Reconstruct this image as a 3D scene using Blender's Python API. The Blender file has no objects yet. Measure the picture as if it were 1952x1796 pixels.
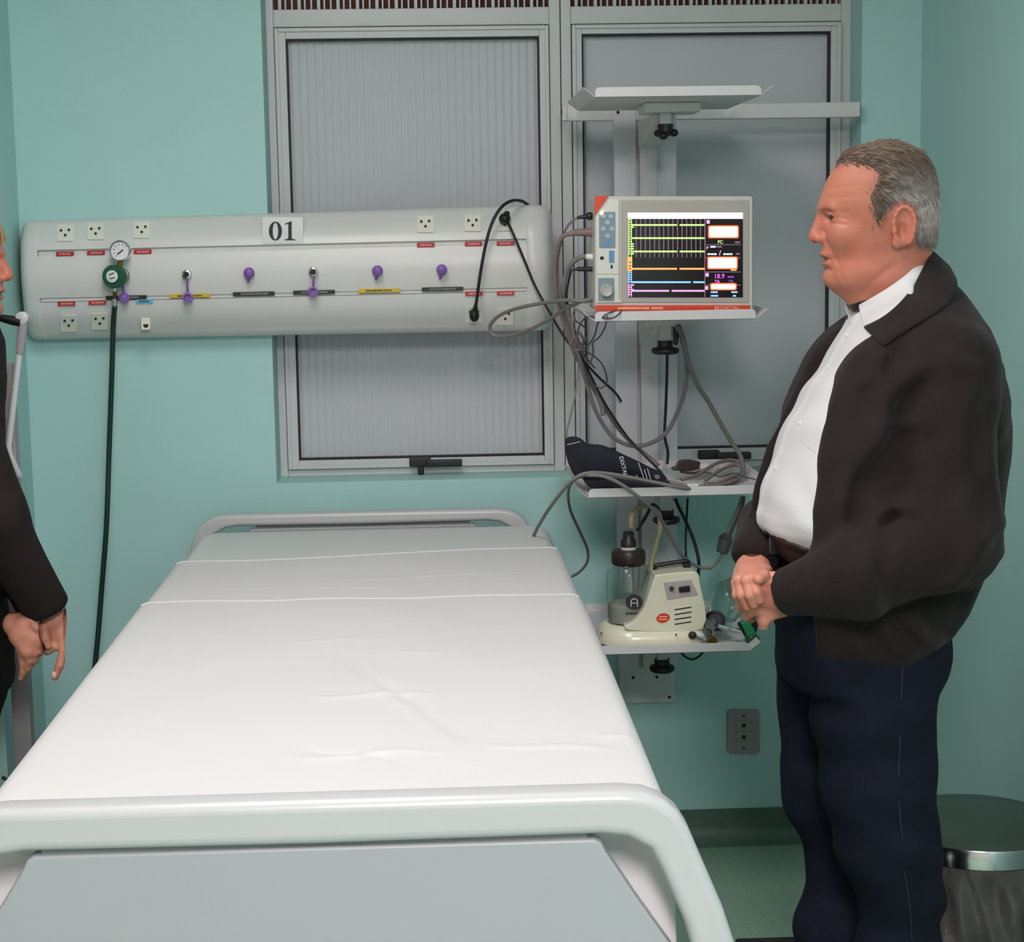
import bpy, math, random
import numpy as np
from mathutils import Vector, Matrix

random.seed(7); rng = np.random.default_rng(7)
sc = bpy.context.scene
col = sc.collection
PI = math.pi

# ------------------------------------------------------------------ camera
FPX, RW, RH = 3400.0, 1952.0, 1796.0
CAM = np.array([0.0, -4.55, 1.63])
def _rot():
    r, p, w = (math.radians(a) for a in (-0.918, 7.795, -2.417))
    cw, sw, cp, sp, cr, sr = math.cos(w), math.sin(w), math.cos(p), math.sin(p), math.cos(r), math.sin(r)
    A = np.array([[1, 0, 0], [0, 0, -1], [0, 1, 0]]) @ np.array([[cw, sw, 0], [-sw, cw, 0], [0, 0, 1]])
    return np.array([[cr, -sr, 0], [sr, cr, 0], [0, 0, 1]]) @ np.array([[1, 0, 0], [0, cp, -sp], [0, sp, cp]]) @ A
MR = _rot()
cd = bpy.data.cameras.new('camera'); cam = bpy.data.objects.new('camera', cd); col.objects.link(cam)
cd.sensor_fit = 'HORIZONTAL'; cd.sensor_width = 36; cd.lens = FPX / RW * 36; cd.clip_start = 0.05
Mb = np.diag([1, -1, -1]) @ MR
cam.matrix_world = Matrix.Translation(Vector(CAM)) @ Matrix(Mb.T.tolist()).to_4x4()
sc.camera = cam

# ------------------------------------------------------------------ colour management, world, room lamps
sc.view_settings.view_transform = 'Standard'; sc.view_settings.look = 'None'
sc.view_settings.exposure = 0.0; sc.view_settings.gamma = 1.0; sc.view_settings.use_curve_mapping = False
wd = bpy.data.worlds.new('night'); sc.world = wd; wd.use_nodes = True
wd.node_tree.nodes['Background'].inputs[0].default_value = (0.10, 0.12, 0.16, 1)
wd.node_tree.nodes['Background'].inputs[1].default_value = 0.15
CEIL = 2.85
def ceiling_lamp(x, y, sx, sy, power, color=(1.0, 0.885, 0.905)):
    ld = bpy.data.lights.new('ceiling_lamp_light', 'AREA'); ld.shape = 'RECTANGLE'; ld.size = sx; ld.size_y = sy
    ld.energy = power; ld.color = color
    lo = bpy.data.objects.new('ceiling_lamp_light', ld); col.objects.link(lo); lo.location = (x, y, CEIL - 0.075)
    return lo
LAMPS = [(-0.28, -2.0, 0.6, 1.2, 22), (0.25, -5.0, 0.6, 1.4, 140)]
LAMP_LIGHTS = [ceiling_lamp(*a) for a in LAMPS]

def ray(px, py):
    return MR.T @ np.array([(px - RW / 2) / FPX, (py - RH / 2) / FPX, 1.0])
def at(px, py, Y):
    """world point seen at (px, py) lying on the vertical plane y = Y"""
    d = ray(px, py); return CAM + d * ((Y - CAM[1]) / d[1])
def atz(px, py, Z):
    d = ray(px, py); return CAM + d * ((Z - CAM[2]) / d[2])
def pxm(Y):           # metres per photograph pixel at depth Y
    return (Y - CAM[1]) / FPX

# ------------------------------------------------------------------ materials
def lin(c):
    return tuple(((v / 255) / 12.92 if v / 255 <= 0.04045 else ((v / 255 + 0.055) / 1.055) ** 2.4) for v in c)
def mat(name, rgb, rough=0.5, metal=0.0, var=0.04, scale=6.0, bump=0.0, bscale=60.0, emit=None, estr=0.0, trans=0.0, ior=1.45,
        vcol=False, sss=0.0, coat=0.0, sheen=0.0, stretch=None, spec=0.5):
    m = bpy.data.materials.new(name); m.use_nodes = True
    nt = m.node_tree; b = nt.nodes['Principled BSDF']; N = nt.nodes.new; L = nt.links.new
    c = lin(rgb) + (1,)
    b.inputs['Roughness'].default_value = rough; b.inputs['Metallic'].default_value = metal
    b.inputs['Specular IOR Level'].default_value = spec
    tc = N('ShaderNodeTexCoord')
    src = tc.outputs['Object']
    if stretch:
        mp = N('ShaderNodeMapping'); mp.inputs['Scale'].default_value = stretch
        L(src, mp.inputs[0]); src = mp.outputs[0]
    nz = N('ShaderNodeTexNoise'); nz.inputs['Scale'].default_value = scale; nz.inputs['Detail'].default_value = 4
    L(src, nz.inputs['Vector'])
    mx = N('ShaderNodeMix'); mx.data_type = 'RGBA'; mx.blend_type = 'MULTIPLY'; mx.inputs[0].default_value = 1.0
    rp = N('ShaderNodeMapRange'); rp.inputs[1].default_value = 0.3; rp.inputs[2].default_value = 0.7
    rp.inputs[3].default_value = 1 - var; rp.inputs[4].default_value = 1 + var
    L(nz.outputs[0], rp.inputs[0])
    if vcol:
        va = N('ShaderNodeAttribute'); va.attribute_name = 'Col'; L(va.outputs['Color'], mx.inputs[6])
    else:
        mx.inputs[6].default_value = c
    L(rp.outputs[0], mx.inputs[7]); L(mx.outputs[2], b.inputs['Base Color'])
    if bump:
        n2 = N('ShaderNodeTexNoise'); n2.inputs['Scale'].default_value = bscale; n2.inputs['Detail'].default_value = 3
        L(src, n2.inputs['Vector'])
        bp = N('ShaderNodeBump'); bp.inputs['Strength'].default_value = bump; bp.inputs['Distance'].default_value = 0.004
        L(n2.outputs[0], bp.inputs['Height']); L(bp.outputs[0], b.inputs['Normal'])
    if emit:
        b.inputs['Emission Color'].default_value = lin(emit) + (1,); b.inputs['Emission Strength'].default_value = estr
    if trans:
        b.inputs['Transmission Weight'].default_value = trans; b.inputs['IOR'].default_value = ior
    if sss:
        b.inputs['Subsurface Weight'].default_value = sss; b.inputs['Subsurface Radius'].default_value = (0.012, 0.005, 0.003)
        b.inputs['Subsurface Scale'].default_value = 0.6
    b.inputs['Coat Weight'].default_value = coat
    b.inputs['Sheen Weight'].default_value = sheen
    return m
M = dict(
    wall_far=mat('neutral_bounce_wall', (214, 208, 202), 0.7, var=0.02),  # unseen walls, made off-white instead of teal to keep bounced light neutral
    wall=mat('teal_wall_paint', (168, 210, 207), 0.6, bump=0.06, bscale=180, var=0.02),
    floor=mat('green_vinyl_floor', (130, 160, 140), 0.45, var=0.12, scale=60),
    skirt=mat('green_vinyl_skirting', (78, 104, 88), 0.5, var=0.1, scale=60),
    ceil=mat('ceiling_paint', (225, 228, 224), 0.8),
    alu=mat('white_painted_aluminium', (196, 199, 200), 0.38, var=0.02),
    groove=mat('shadow_gap_rubber', (48, 50, 52), 0.7),
    gasket=mat('black_gasket', (14, 15, 17), 0.6),
    louvre=mat('brown_brick_screen', (96, 52, 44), 0.8, var=0.25, scale=25),
    black=mat('black_plastic', (16, 15, 16), 0.45),
    black_soft=mat('black_rubber', (22, 21, 22), 0.7),
    panel=mat('headwall_white_plastic', (212, 212, 210), 0.34, var=0.015),
    panel_line=mat('headwall_joint_grey', (140, 142, 140), 0.6),
    socket=mat('socket_cream', (226, 226, 214), 0.4),
    hole=mat('socket_hole_dark', (40, 36, 34), 0.8),
    red=mat('red_label', (178, 34, 42), 0.45), red_t=mat('pale_label_print', (226, 160, 160), 0.5),
    yellow=mat('yellow_label', (206, 178, 28), 0.45), blacklab=mat('black_label', (20, 26, 22), 0.4),
    bluelab=mat('blue_label', (92, 178, 222), 0.45), print=mat('dark_print', (38, 38, 44), 0.6),
    plate=mat('white_number_plate', (222, 224, 222), 0.35),
    purple=mat('purple_cap', (122, 84, 168), 0.45), chrome=mat('chrome', (205, 206, 208), 0.16, 1.0),
    steel=mat('brushed_steel', (168, 168, 168), 0.32, 1.0), darksteel=mat('dark_steel', (96, 96, 98), 0.35, 1.0),
    gauge=mat('gauge_face', (226, 226, 228), 0.35), green=mat('green_knob', (22, 88, 58), 0.4),
    greenbright=mat('green_plastic', (34, 140, 92), 0.35), brass=mat('brass', (128, 104, 58), 0.35, 0.9),
    hose_green=mat('dark_green_hose', (14, 44, 36), 0.45),
    white_pc=mat('white_powder_coat', (206, 206, 206), 0.42, var=0.02), pc_grey=mat('grey_anodised_column', (206, 209, 214), 0.4, 0.0, var=0.03, stretch=(40, 40, 1)),
    mon=mat('monitor_grey_plastic', (196, 193, 186), 0.45), mon_side=mat('monitor_bezel_grey', (170, 165, 158), 0.5),
    mon_white=mat('monitor_panel_white', (212, 214, 206), 0.45), orange=mat('orange_plastic', (214, 62, 30), 0.4), orange_t=mat('pale_orange_print', (244, 178, 150), 0.5),
    keypad=mat('blue_grey_keypad', (124, 142, 154), 0.5), keybtn=mat('keypad_button', (166, 180, 188), 0.5), keyblue=mat('blue_key', (92, 142, 186), 0.5),
    dial=mat('dial_grey', (176, 176, 172), 0.3),
    cab_grey=mat('grey_cable', (120, 116, 114), 0.55), cab_dark=mat('dark_grey_cable', (78, 78, 76), 0.55), cab_taupe=mat('taupe_cable', (126, 108, 106), 0.55),
    cab_black=mat('black_cable', (20, 18, 20), 0.5), hose_grey=mat('grey_pressure_hose', (104, 104, 98), 0.5), tube_y=mat('yellowed_tubing', (196, 190, 150), 0.3, trans=0.35),
    clear=mat('clear_plastic_tube', (225, 232, 230), 0.15, trans=0.7),
    navy=mat('navy_cuff_fabric', (22, 24, 38), 0.85, bump=0.15, bscale=400), cuff_t=mat('cuff_print', (196, 198, 202), 0.7),
    cream=mat('cream_abs', (224, 222, 198), 0.3, coat=0.3), asp_panel=mat('aspirator_grey_panel', (176, 166, 166), 0.5),
    brown=mat('brown_bakelite', (48, 32, 32), 0.4), glass=mat('jar_glass', (235, 240, 238), 0.04, trans=1.0, ior=1.25),
    jar_in=mat('jar_milky_base', (196, 196, 184), 0.5),
    bed=mat('bed_white_plastic', (188, 188, 190), 0.3, var=0.01), bed_panel=mat('bed_panel_plastic', (162, 165, 169), 0.42, var=0.01),
    bed_frame=mat('bed_frame_paint', (200, 202, 202), 0.45),
    mattress=mat('mattress_vinyl', (214, 216, 214), 0.42, var=0.015), sheet=mat('white_cotton_sheet', (208, 206, 206), 0.85, var=0.01, bump=0.08, bscale=320),
    caster=mat('caster_rubber', (40, 40, 42), 0.6),
    skin=mat('skin', (200, 140, 120), 0.5, vcol=True, sss=0.12, var=0.05, scale=40, bump=0.08, bscale=220),
    hair=mat('grey_hair', (120, 110, 106), 0.55, vcol=True, var=0.15, scale=120), blond=mat('blond_hair', (172, 128, 76), 0.45, vcol=True, var=0.15, scale=120),
    eye=mat('eye_white', (176, 160, 150), 0.2), iris=mat('eye_iris', (44, 36, 32), 0.15),
    jacket=mat('dark_brown_jacket_cloth', (34, 27, 26), 0.9, var=0.12, scale=30, bump=0.25, bscale=500, sheen=0.05, spec=0.2),
    coat=mat('black_coat_cloth', (36, 29, 28), 0.9, var=0.1, scale=30, bump=0.2, bscale=500, spec=0.2),
    trouser=mat('black_trouser_cloth', (14, 12, 13), 0.9, spec=0.2),
    jeans=mat('dark_blue_denim', (16, 21, 36), 0.85, var=0.2, scale=26, bump=0.3, bscale=600, spec=0.2), seam=mat('denim_seam', (36, 42, 58), 0.85),
    shirt=mat('white_shirt_cotton', (206, 206, 208), 0.8, bump=0.06, bscale=400), button=mat('shirt_button', (200, 200, 200), 0.3),
    belt=mat('belt_leather', (40, 28, 26), 0.5), shoe=mat('shoe_leather', (24, 20, 19), 0.35),
    bag=mat('clear_grey_bin_bag', (92, 90, 86), 0.14, trans=0.25, var=0.2, scale=14, bump=0.9, bscale=22), binbody=mat('bin_dark_body', (52, 50, 48), 0.4),
    lid=mat('bin_lid_steel_wall_reflection', (92, 108, 98), 0.35, 0.6),  # dark green of the reflected wall is put into the steel colour
    outlet=mat('outlet_grey_plastic', (150, 144, 146), 0.5),
    tread=mat('black_ribbed_rubber', (18, 18, 19), 0.75), stand=mat('stand_grey_metal', (150, 147, 150), 0.45), ring=mat('silver_ring', (220, 220, 220), 0.2, 1.0), nail=mat('nail', (226, 186, 170), 0.3),
    lampbody=mat('lamp_housing', (230, 230, 228), 0.5), diffuser=mat('lamp_diffuser', (250, 250, 245), 0.5, emit=(255, 252, 244), estr=3.0),
)
def glow(name, rgb, s):
    return mat(name, rgb, 0.5, emit=rgb, estr=s, var=0.0)
M.update(scr_black=mat('screen_black', (16, 8, 14), 0.25), scr_white=glow('screen_white', (255, 244, 255), 2.2), scr_green=glow('screen_green', (176, 208, 120), 1.0),
         scr_grid=glow('screen_grid', (118, 92, 112), 0.75), scr_orange=glow('screen_orange', (255, 150, 80), 1.3), scr_blue=glow('screen_blue', (130, 180, 235), 1.0),
         scr_pink=glow('screen_pink', (214, 150, 205), 1.0), scr_mag=glow('screen_magenta', (230, 90, 225), 1.1), scr_pale=glow('screen_pale', (205, 225, 240), 1.0),
         scr_box=glow('screen_alarm_box', (255, 250, 225), 2.2), scr_boxrim=glow('screen_alarm_rim', (235, 90, 30), 0.9), scr_violet=glow('screen_violet', (120, 60, 160), 0.9),
         led=glow('led_yellow', (250, 255, 150), 2.5), scr_panel=mat('screen_panel_dark', (20, 14, 22), 0.25))

def glass_fluted():
    m = mat('fluted_frosted_glass', (190, 194, 200), 0.45, var=0.02, spec=0.4)
    nt = m.node_tree; b = nt.nodes['Principled BSDF']
    return m
M['pane'] = glass_fluted()

# ------------------------------------------------------------------ object helpers
ORG = {}
def org(o):
    return ORG.get(o.name, np.zeros(3)) if o is not None else np.zeros(3)
def tag(o, label=None, cat=None, group=None, kind=None):
    if label: o['label'] = label
    if cat: o['category'] = cat
    if group: o['group'] = group
    if kind: o['kind'] = kind
    return o
def thing(name, label, cat, loc, group=None, kind=None):
    o = bpy.data.objects.new(name, None); col.objects.link(o); o.empty_display_size = 0.05
    o.location = loc; ORG[o.name] = np.array(loc, float)
    return tag(o, label, cat, group, kind)
def link(name, me, m, parent=None, smooth=True):
    o = bpy.data.objects.new(name, me); col.objects.link(o)
    if m is not None:
        me.materials.clear(); me.materials.append(m)
    if smooth and len(me.polygons):
        me.polygons.foreach_set('use_smooth', [True] * len(me.polygons))
    if parent is not None:
        o.parent = parent
    return o
def mesh_obj(name, V, F, m, parent=None, smooth=False, bevel=0.0, seg=2, sharp=None, colr=None):
    V = np.asarray(V, float)
    base = org(parent)
    top = parent is None
    o0 = V.mean(0) if top and len(V) else np.zeros(3)
    if top: o0 = np.array([o0[0], o0[1], V[:, 2].min()])
    me = bpy.data.meshes.new(name)
    me.from_pydata((V - (o0 if top else base)).tolist(), [], [list(map(int, f)) for f in F]); me.validate(); me.update()
    o = link(name, me, m, parent, smooth)
    if top: o.location = o0.tolist(); ORG[o.name] = o0
    else: ORG[o.name] = base
    if colr is not None and len(colr) == len(me.vertices):
        ca = me.color_attributes.new('Col', 'FLOAT_COLOR', 'POINT')
        ca.data.foreach_set('color', np.c_[colr, np.ones(len(colr))].astype(np.float32).ravel())
    if bevel > 0:
        md = o.modifiers.new('bevel', 'BEVEL'); md.width = bevel; md.segments = seg; md.limit_method = 'ANGLE'; md.angle_limit = math.radians(40)
        if not smooth: me.polygons.foreach_set('use_smooth', [True] * len(me.polygons))
        wn = o.modifiers.new('wn', 'WEIGHTED_NORMAL'); wn.keep_sharp = True
    elif smooth and sharp:
        me.set_sharp_from_angle(angle=math.radians(sharp))
    return o
class MB:
    def __init__(s): s.V = []; s.F = []
    def add(s, V, F):
        n = len(s.V); s.V += [tuple(v) for v in V]; s.F += [[i + n for i in f] for f in F]; return s
    def box(s, a, b):
        (x0, y0, z0), (x1, y1, z1) = np.minimum(a, b), np.maximum(a, b)
        return s.add([(x0, y0, z0), (x1, y0, z0), (x1, y1, z0), (x0, y1, z0), (x0, y0, z1), (x1, y0, z1), (x1, y1, z1), (x0, y1, z1)],
                     [(0, 3, 2, 1), (4, 5, 6, 7), (0, 1, 5, 4), (1, 2, 6, 5), (2, 3, 7, 6), (3, 0, 4, 7)])
    def prism(s, P, vec):
        """closed outline P (3-D, any order) extruded by vec"""
        P = np.asarray(P, float); vec = np.asarray(vec, float); n = len(P)
        nrm = sum((np.cross(P[i], P[(i + 1) % n]) for i in range(n)), np.zeros(3))
        if nrm @ vec > 0: P = P[::-1]
        V = np.vstack([P, P + vec])
        return s.add(V, [list(range(n)), list(range(2 * n - 1, n - 1, -1))] + [[(i + 1) % n, i, n + i, n + (i + 1) % n] for i in range(n)])
    def lathe(s, prof, o, axis=(0, 0, 1), seg=24, sx=1.0, sy=1.0):
        a = Vector(axis).normalized(); q = Vector((0, 0, 1)).rotation_difference(a).to_matrix()
        V = []; F = []; n = len(prof)
        for (r, h) in prof:
            for k in range(seg):
                t = 2 * PI * k / seg
                V.append(np.array(q @ Vector((r * math.cos(t) * sx, r * math.sin(t) * sy, h))) + np.asarray(o))
        for i in range(n - 1):
            for k in range(seg):
                k2 = (k + 1) % seg
                F.append((i * seg + k, i * seg + k2, (i + 1) * seg + k2, (i + 1) * seg + k))
        F.append([k for k in range(seg)][::-1]); F.append([(n - 1) * seg + k for k in range(seg)])
        return s.add(V, F)
    def cyl(s, a, b, r, r2=None, seg=20):
        a = np.asarray(a, float); b = np.asarray(b, float); L = np.linalg.norm(b - a)
        return s.lathe([(r, 0), (r if r2 is None else r2, L)], a, b - a, seg)
    def tube(s, P, r, seg=8, smooth=6, closed=False):
        P = np.asarray(P, float)
        if smooth and len(P) > 2: P = catmull(P, smooth)
        n = len(P); R = np.interp(np.linspace(0, 1, n), np.linspace(0, 1, len(r)), r) if hasattr(r, '__len__') else np.full(n, r)
        T = np.gradient(P, axis=0); T /= np.linalg.norm(T, axis=1)[:, None] + 1e-12
        up = np.array([0, 0, 1.0]) if abs(T[0][2]) < 0.9 else np.array([1.0, 0, 0])
        u = np.cross(T[0], up); u /= np.linalg.norm(u); V = []
        for i in range(n):
            u = u - T[i] * (u @ T[i]); u /= np.linalg.norm(u) + 1e-12; v = np.cross(T[i], u)
            for k in range(seg):
                t = 2 * PI * k / seg; V.append(P[i] + R[i] * (u * math.cos(t) + v * math.sin(t)))
        F = [(i * seg + k, i * seg + (k + 1) % seg, (i + 1) * seg + (k + 1) % seg, (i + 1) * seg + k) for i in range(n - 1) for k in range(seg)]
        F.append(list(range(seg))[::-1]); F.append([(n - 1) * seg + k for k in range(seg)])
        return s.add(V, F)
    def sphere(s, c, r, seg=16, rings=10):
        r = np.broadcast_to(np.asarray(r, float), 3)
        V = [np.asarray(c) + r * np.array([math.sin(PI * i / rings) * math.cos(2 * PI * k / seg), math.sin(PI * i / rings) * math.sin(2 * PI * k / seg), math.cos(PI * i / rings)])
             for i in range(1, rings) for k in range(seg)]
        V += [np.asarray(c) + r * np.array([0, 0, 1]), np.asarray(c) - r * np.array([0, 0, 1])]; t = len(V) - 2
        F = [(i * seg + k, (i + 1) * seg + k, (i + 1) * seg + (k + 1) % seg, i * seg + (k + 1) % seg) for i in range(rings - 2) for k in range(seg)]
        F += [(t, k, (k + 1) % seg) for k in range(seg)] + [(t + 1, (rings - 2) * seg + (k + 1) % seg, (rings - 2) * seg + k) for k in range(seg)]
        return s.add(V, F)
    def build(s, name, m, parent=None, smooth=False, bevel=0.0, seg=2, sharp=35):
        return mesh_obj(name, s.V, s.F, m, parent, smooth, bevel, seg, sharp)
def catmull(P, k=6):
    P = np.asarray(P, float); Q = np.vstack([2 * P[0] - P[1], P, 2 * P[-1] - P[-2]]); out = []
    for i in range(1, len(Q) - 2):
        p0, p1, p2, p3 = Q[i - 1:i + 3]
        for t in np.linspace(0, 1, k, endpoint=False):
            out.append(0.5 * (2 * p1 + (p2 - p0) * t + (2 * p0 - 5 * p1 + 4 * p2 - p3) * t * t + (3 * p1 - p0 - 3 * p2 + p3) * t ** 3))
    return np.array(out + [P[-1]])
def slab(name, pts, Y, depth, m, parent=None, bevel=0.0, seg=2, smooth=False):
    """outline traced on the plane y = Y (photo pixels), pushed back by depth: a real solid"""
    return MB().prism([at(x, y, Y) for x, y in pts], (0, depth, 0)).build(name, m, parent, bevel=bevel, seg=seg, smooth=smooth)
def rect(x0, y0, x1, y1): return [(x0, y0), (x1, y0), (x1, y1), (x0, y1)]
def rrect(x0, y0, x1, y1, r, n=5):
    out = []
    for cx, cy, a in ((x1 - r, y0 + r, -90), (x1 - r, y1 - r, 0), (x0 + r, y1 - r, 90), (x0 + r, y0 + r, 180)):
        for k in range(n + 1):
            t = math.radians(a + 90 * k / n); out.append((cx + r * math.cos(t), cy + r * math.sin(t)))
    return out
def cable(name, pts, r, m, label=None, cat='cable', group=None, parent=None, seg=8):
    """pts: (px, py, Y)"""
    o = MB().tube([at(*p) for p in pts], r, seg).build(name, m, parent, smooth=True, sharp=None)
    if parent is None: tag(o, label, cat, group)
    return o
def text(name, body, px, py, hpx, Y, m, parent=None, rot=0.0, bold=0.0, sx=1.0):
    fc = bpy.data.curves.new('t', 'FONT'); fc.body = body; fc.size = 1.0; fc.extrude = 0.0; fc.offset = bold; fc.align_x = 'CENTER'; fc.align_y = 'CENTER'
    to = bpy.data.objects.new('t', fc); col.objects.link(to)
    dg = bpy.context.evaluated_depsgraph_get(); me = bpy.data.meshes.new_from_object(to.evaluated_get(dg))
    V = np.array([v.co[:] for v in me.vertices]); F = [list(p.vertices) for p in me.polygons]
    bpy.data.objects.remove(to); bpy.data.curves.remove(fc); bpy.data.meshes.remove(me)
    k = hpx * pxm(Y) / 0.70; c = at(px, py, Y); ca, sa = math.cos(rot), math.sin(rot)
    X = V[:, 0] * k * sx; Z = V[:, 1] * k
    W = np.c_[c[0] + X * ca - Z * sa, np.full(len(V), c[1]), c[2] + X * sa + Z * ca]
    return mesh_obj(name, W, F, m, parent)
def quadstrip(grid, closed=False):
    n, k = grid.shape[:2]; F = []
    for i in range(n - 1):
        for j in range(k - 1 + (1 if closed else 0)):
            F.append((i * k + j, i * k + (j + 1) % k, (i + 1) * k + (j + 1) % k, (i + 1) * k + j))
    return grid.reshape(-1, 3), F

# ---- signed-distance bodies (people): primitives, smooth union, surface nets
def smin(a, b, k):
    h = np.clip(0.5 + 0.5 * (b - a) / k, 0, 1); return b * (1 - h) + a * h - k * h * (1 - h)
def smax(a, b, k): return -smin(-a, -b, k)
def caps(P, a, b, ra, rb=None):
    rb = ra if rb is None else rb
    a = np.asarray(a, float); d = np.asarray(b, float) - a
    q = [P[i] - a[i] for i in range(3)]
    t = np.clip((q[0] * d[0] + q[1] * d[1] + q[2] * d[2]) / (d @ d + 1e-12), 0, 1)
    return np.sqrt(sum((q[i] - d[i] * t) ** 2 for i in range(3))) - (ra + (rb - ra) * t)
def ell(P, c, r, R=None):
    q = [P[i] - c[i] for i in range(3)]
    if R is not None: q = [sum(R[j][i] * q[i] for i in range(3)) for j in range(3)]
    k0 = np.sqrt(sum((q[i] / r[i]) ** 2 for i in range(3))) + 1e-9
    k1 = np.sqrt(sum((q[i] / r[i] ** 2) ** 2 for i in range(3))) + 1e-9
    return k0 * (k0 - 1) / k1
def surface_net(f, lo, hi, h):
    ax = [np.arange(lo[i], hi[i] + h, h) for i in range(3)]
    P = np.meshgrid(*ax, indexing='ij')
    D = np.asarray(f(P), dtype=np.float64); s = D < 0
    n = D.shape
    acc = np.zeros((n[0] - 1, n[1] - 1, n[2] - 1, 3)); cnt = np.zeros((n[0] - 1, n[1] - 1, n[2] - 1))
    def sl(o): return tuple(slice(o[i], n[i] - 1 + o[i]) for i in range(3))
    cor = [(i, j, k) for i in (0, 1) for j in (0, 1) for k in (0, 1)]
    for a in cor:
        for d in range(3):
            if a[d]: continue
            b = list(a); b[d] = 1
            da, db = D[sl(a)], D[sl(b)]; m = (da < 0) != (db < 0)
            t = np.where(m, da / np.where(m, da - db, 1), 0)
            for i in range(3): acc[..., i] += m * (a[i] + (t if i == d else 0))
            cnt += m
    act = cnt > 0; idx = -np.ones(act.shape, int); idx[act] = np.arange(act.sum())
    ii = np.argwhere(act); V = (ii + acc[act] / cnt[act][:, None]) * h + np.array(lo)
    F = []
    for d in range(3):
        u, v = (d + 1) % 3, (d + 2) % 3
        a = [slice(None)] * 3; b = [slice(None)] * 3
        a[d] = slice(0, n[d] - 1); b[d] = slice(1, n[d])
        sa, sb = s[tuple(a)], s[tuple(b)]
        e = np.argwhere(sa != sb)
        e = e[(e[:, u] > 0) & (e[:, v] > 0) & (e[:, u] < n[u] - 1) & (e[:, v] < n[v] - 1)]
        if not len(e): continue
        sg = sa[tuple(e.T)]
        def g(du, dv):
            q = e.copy(); q[:, u] -= du; q[:, v] -= dv; return idx[tuple(q.T)]
        q = np.c_[g(1, 1), g(0, 1), g(0, 0), g(1, 0)]
        q[~sg] = q[~sg][:, ::-1]; F.append(q)
    return V, np.vstack(F)
def poly_sd(x, y, poly):
    """signed distance to a 2-D polygon (negative inside)"""
    P = np.asarray(poly, float); n = len(P); d = np.full(x.shape, 1e9); ins = np.zeros(x.shape, bool)
    for i in range(n):
        a, b = P[i], P[(i + 1) % n]; e = b - a; wx, wy = x - a[0], y - a[1]
        t = np.clip((wx * e[0] + wy * e[1]) / (e @ e + 1e-12), 0, 1)
        d = np.minimum(d, (wx - e[0] * t) ** 2 + (wy - e[1] * t) ** 2)
        c = (a[1] > y) != (b[1] > y)
        ins ^= c & (x < (b[0] - a[0]) * (y - a[1]) / (b[1] - a[1] + 1e-12) + a[0])
    return np.where(ins, -1, 1) * np.sqrt(d)

# ------------------------------------------------------------------ the room
def struct(o): o['kind'] = 'structure'; return o
XR, XL, YF = 1.243, -3.0, -7.6
WX0, WX1, WZ0, WZ1 = -0.412, 1.091, 0.988, 2.46
WD = 0.118
b = MB()
b.box((XL, 0, 0), (WX0, 0.25, CEIL)).box((WX1, 0, 0), (XR, 0.25, CEIL)).box((WX0, 0, 0), (WX1, 0.25, WZ0)).box((WX0, 0, WZ1), (WX1, 0.25, CEIL))
struct(b.build('wall_back', M['wall']))
struct(MB().box((XR, YF, 0), (XR + 0.2, 0.25, CEIL)).build('wall_right', M['wall']))
struct(MB().box((-1.03, -0.42, 0), (-1.45, 0, CEIL)).build('wall_left', M['wall']))
struct(MB().box((XL - 0.2, YF, 0), (XL, 0.25, CEIL)).build('wall_left_far', M['wall_far']))
struct(MB().box((XL - 0.2, YF - 0.2, 0), (XR + 0.2, YF, CEIL)).build('wall_front', M['wall_far']))
struct(MB().box((XL - 0.2, YF - 0.2, -0.15), (XR + 0.2, 0.25, 0)).build('floor', M['floor']))
struct(MB().box((XL - 0.2, YF - 0.2, CEIL), (XR + 0.2, 0.25, CEIL + 0.15)).build('ceiling', M['ceil']))
def skirting(name, a, bb, n):
    a = np.array(a, float); bb = np.array(bb, float); n = np.array(n, float); H = 0.088
    prof = [(0, 0), (0.05, 0), (0.03, 0.006), (0.014, 0.02), (0.007, 0.042), (0.006, H), (0, H)]
    P = [a + n * d + np.array([0, 0, z]) for d, z in prof]
    o = MB().prism(P, bb - a).build(name, M['skirt'], smooth=True, sharp=60); return struct(o)
skirting('baseboard_back', (-1.03, 0, 0), (XR - 0.05, 0, 0), (0, -1, 0))
skirting('baseboard_right', (XR, 0, 0), (XR, YF, 0), (-1, 0, 0))
skirting('baseboard_left', (-1.03, 0, 0), (-1.03, -0.42, 0), (1, 0, 0))

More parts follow.
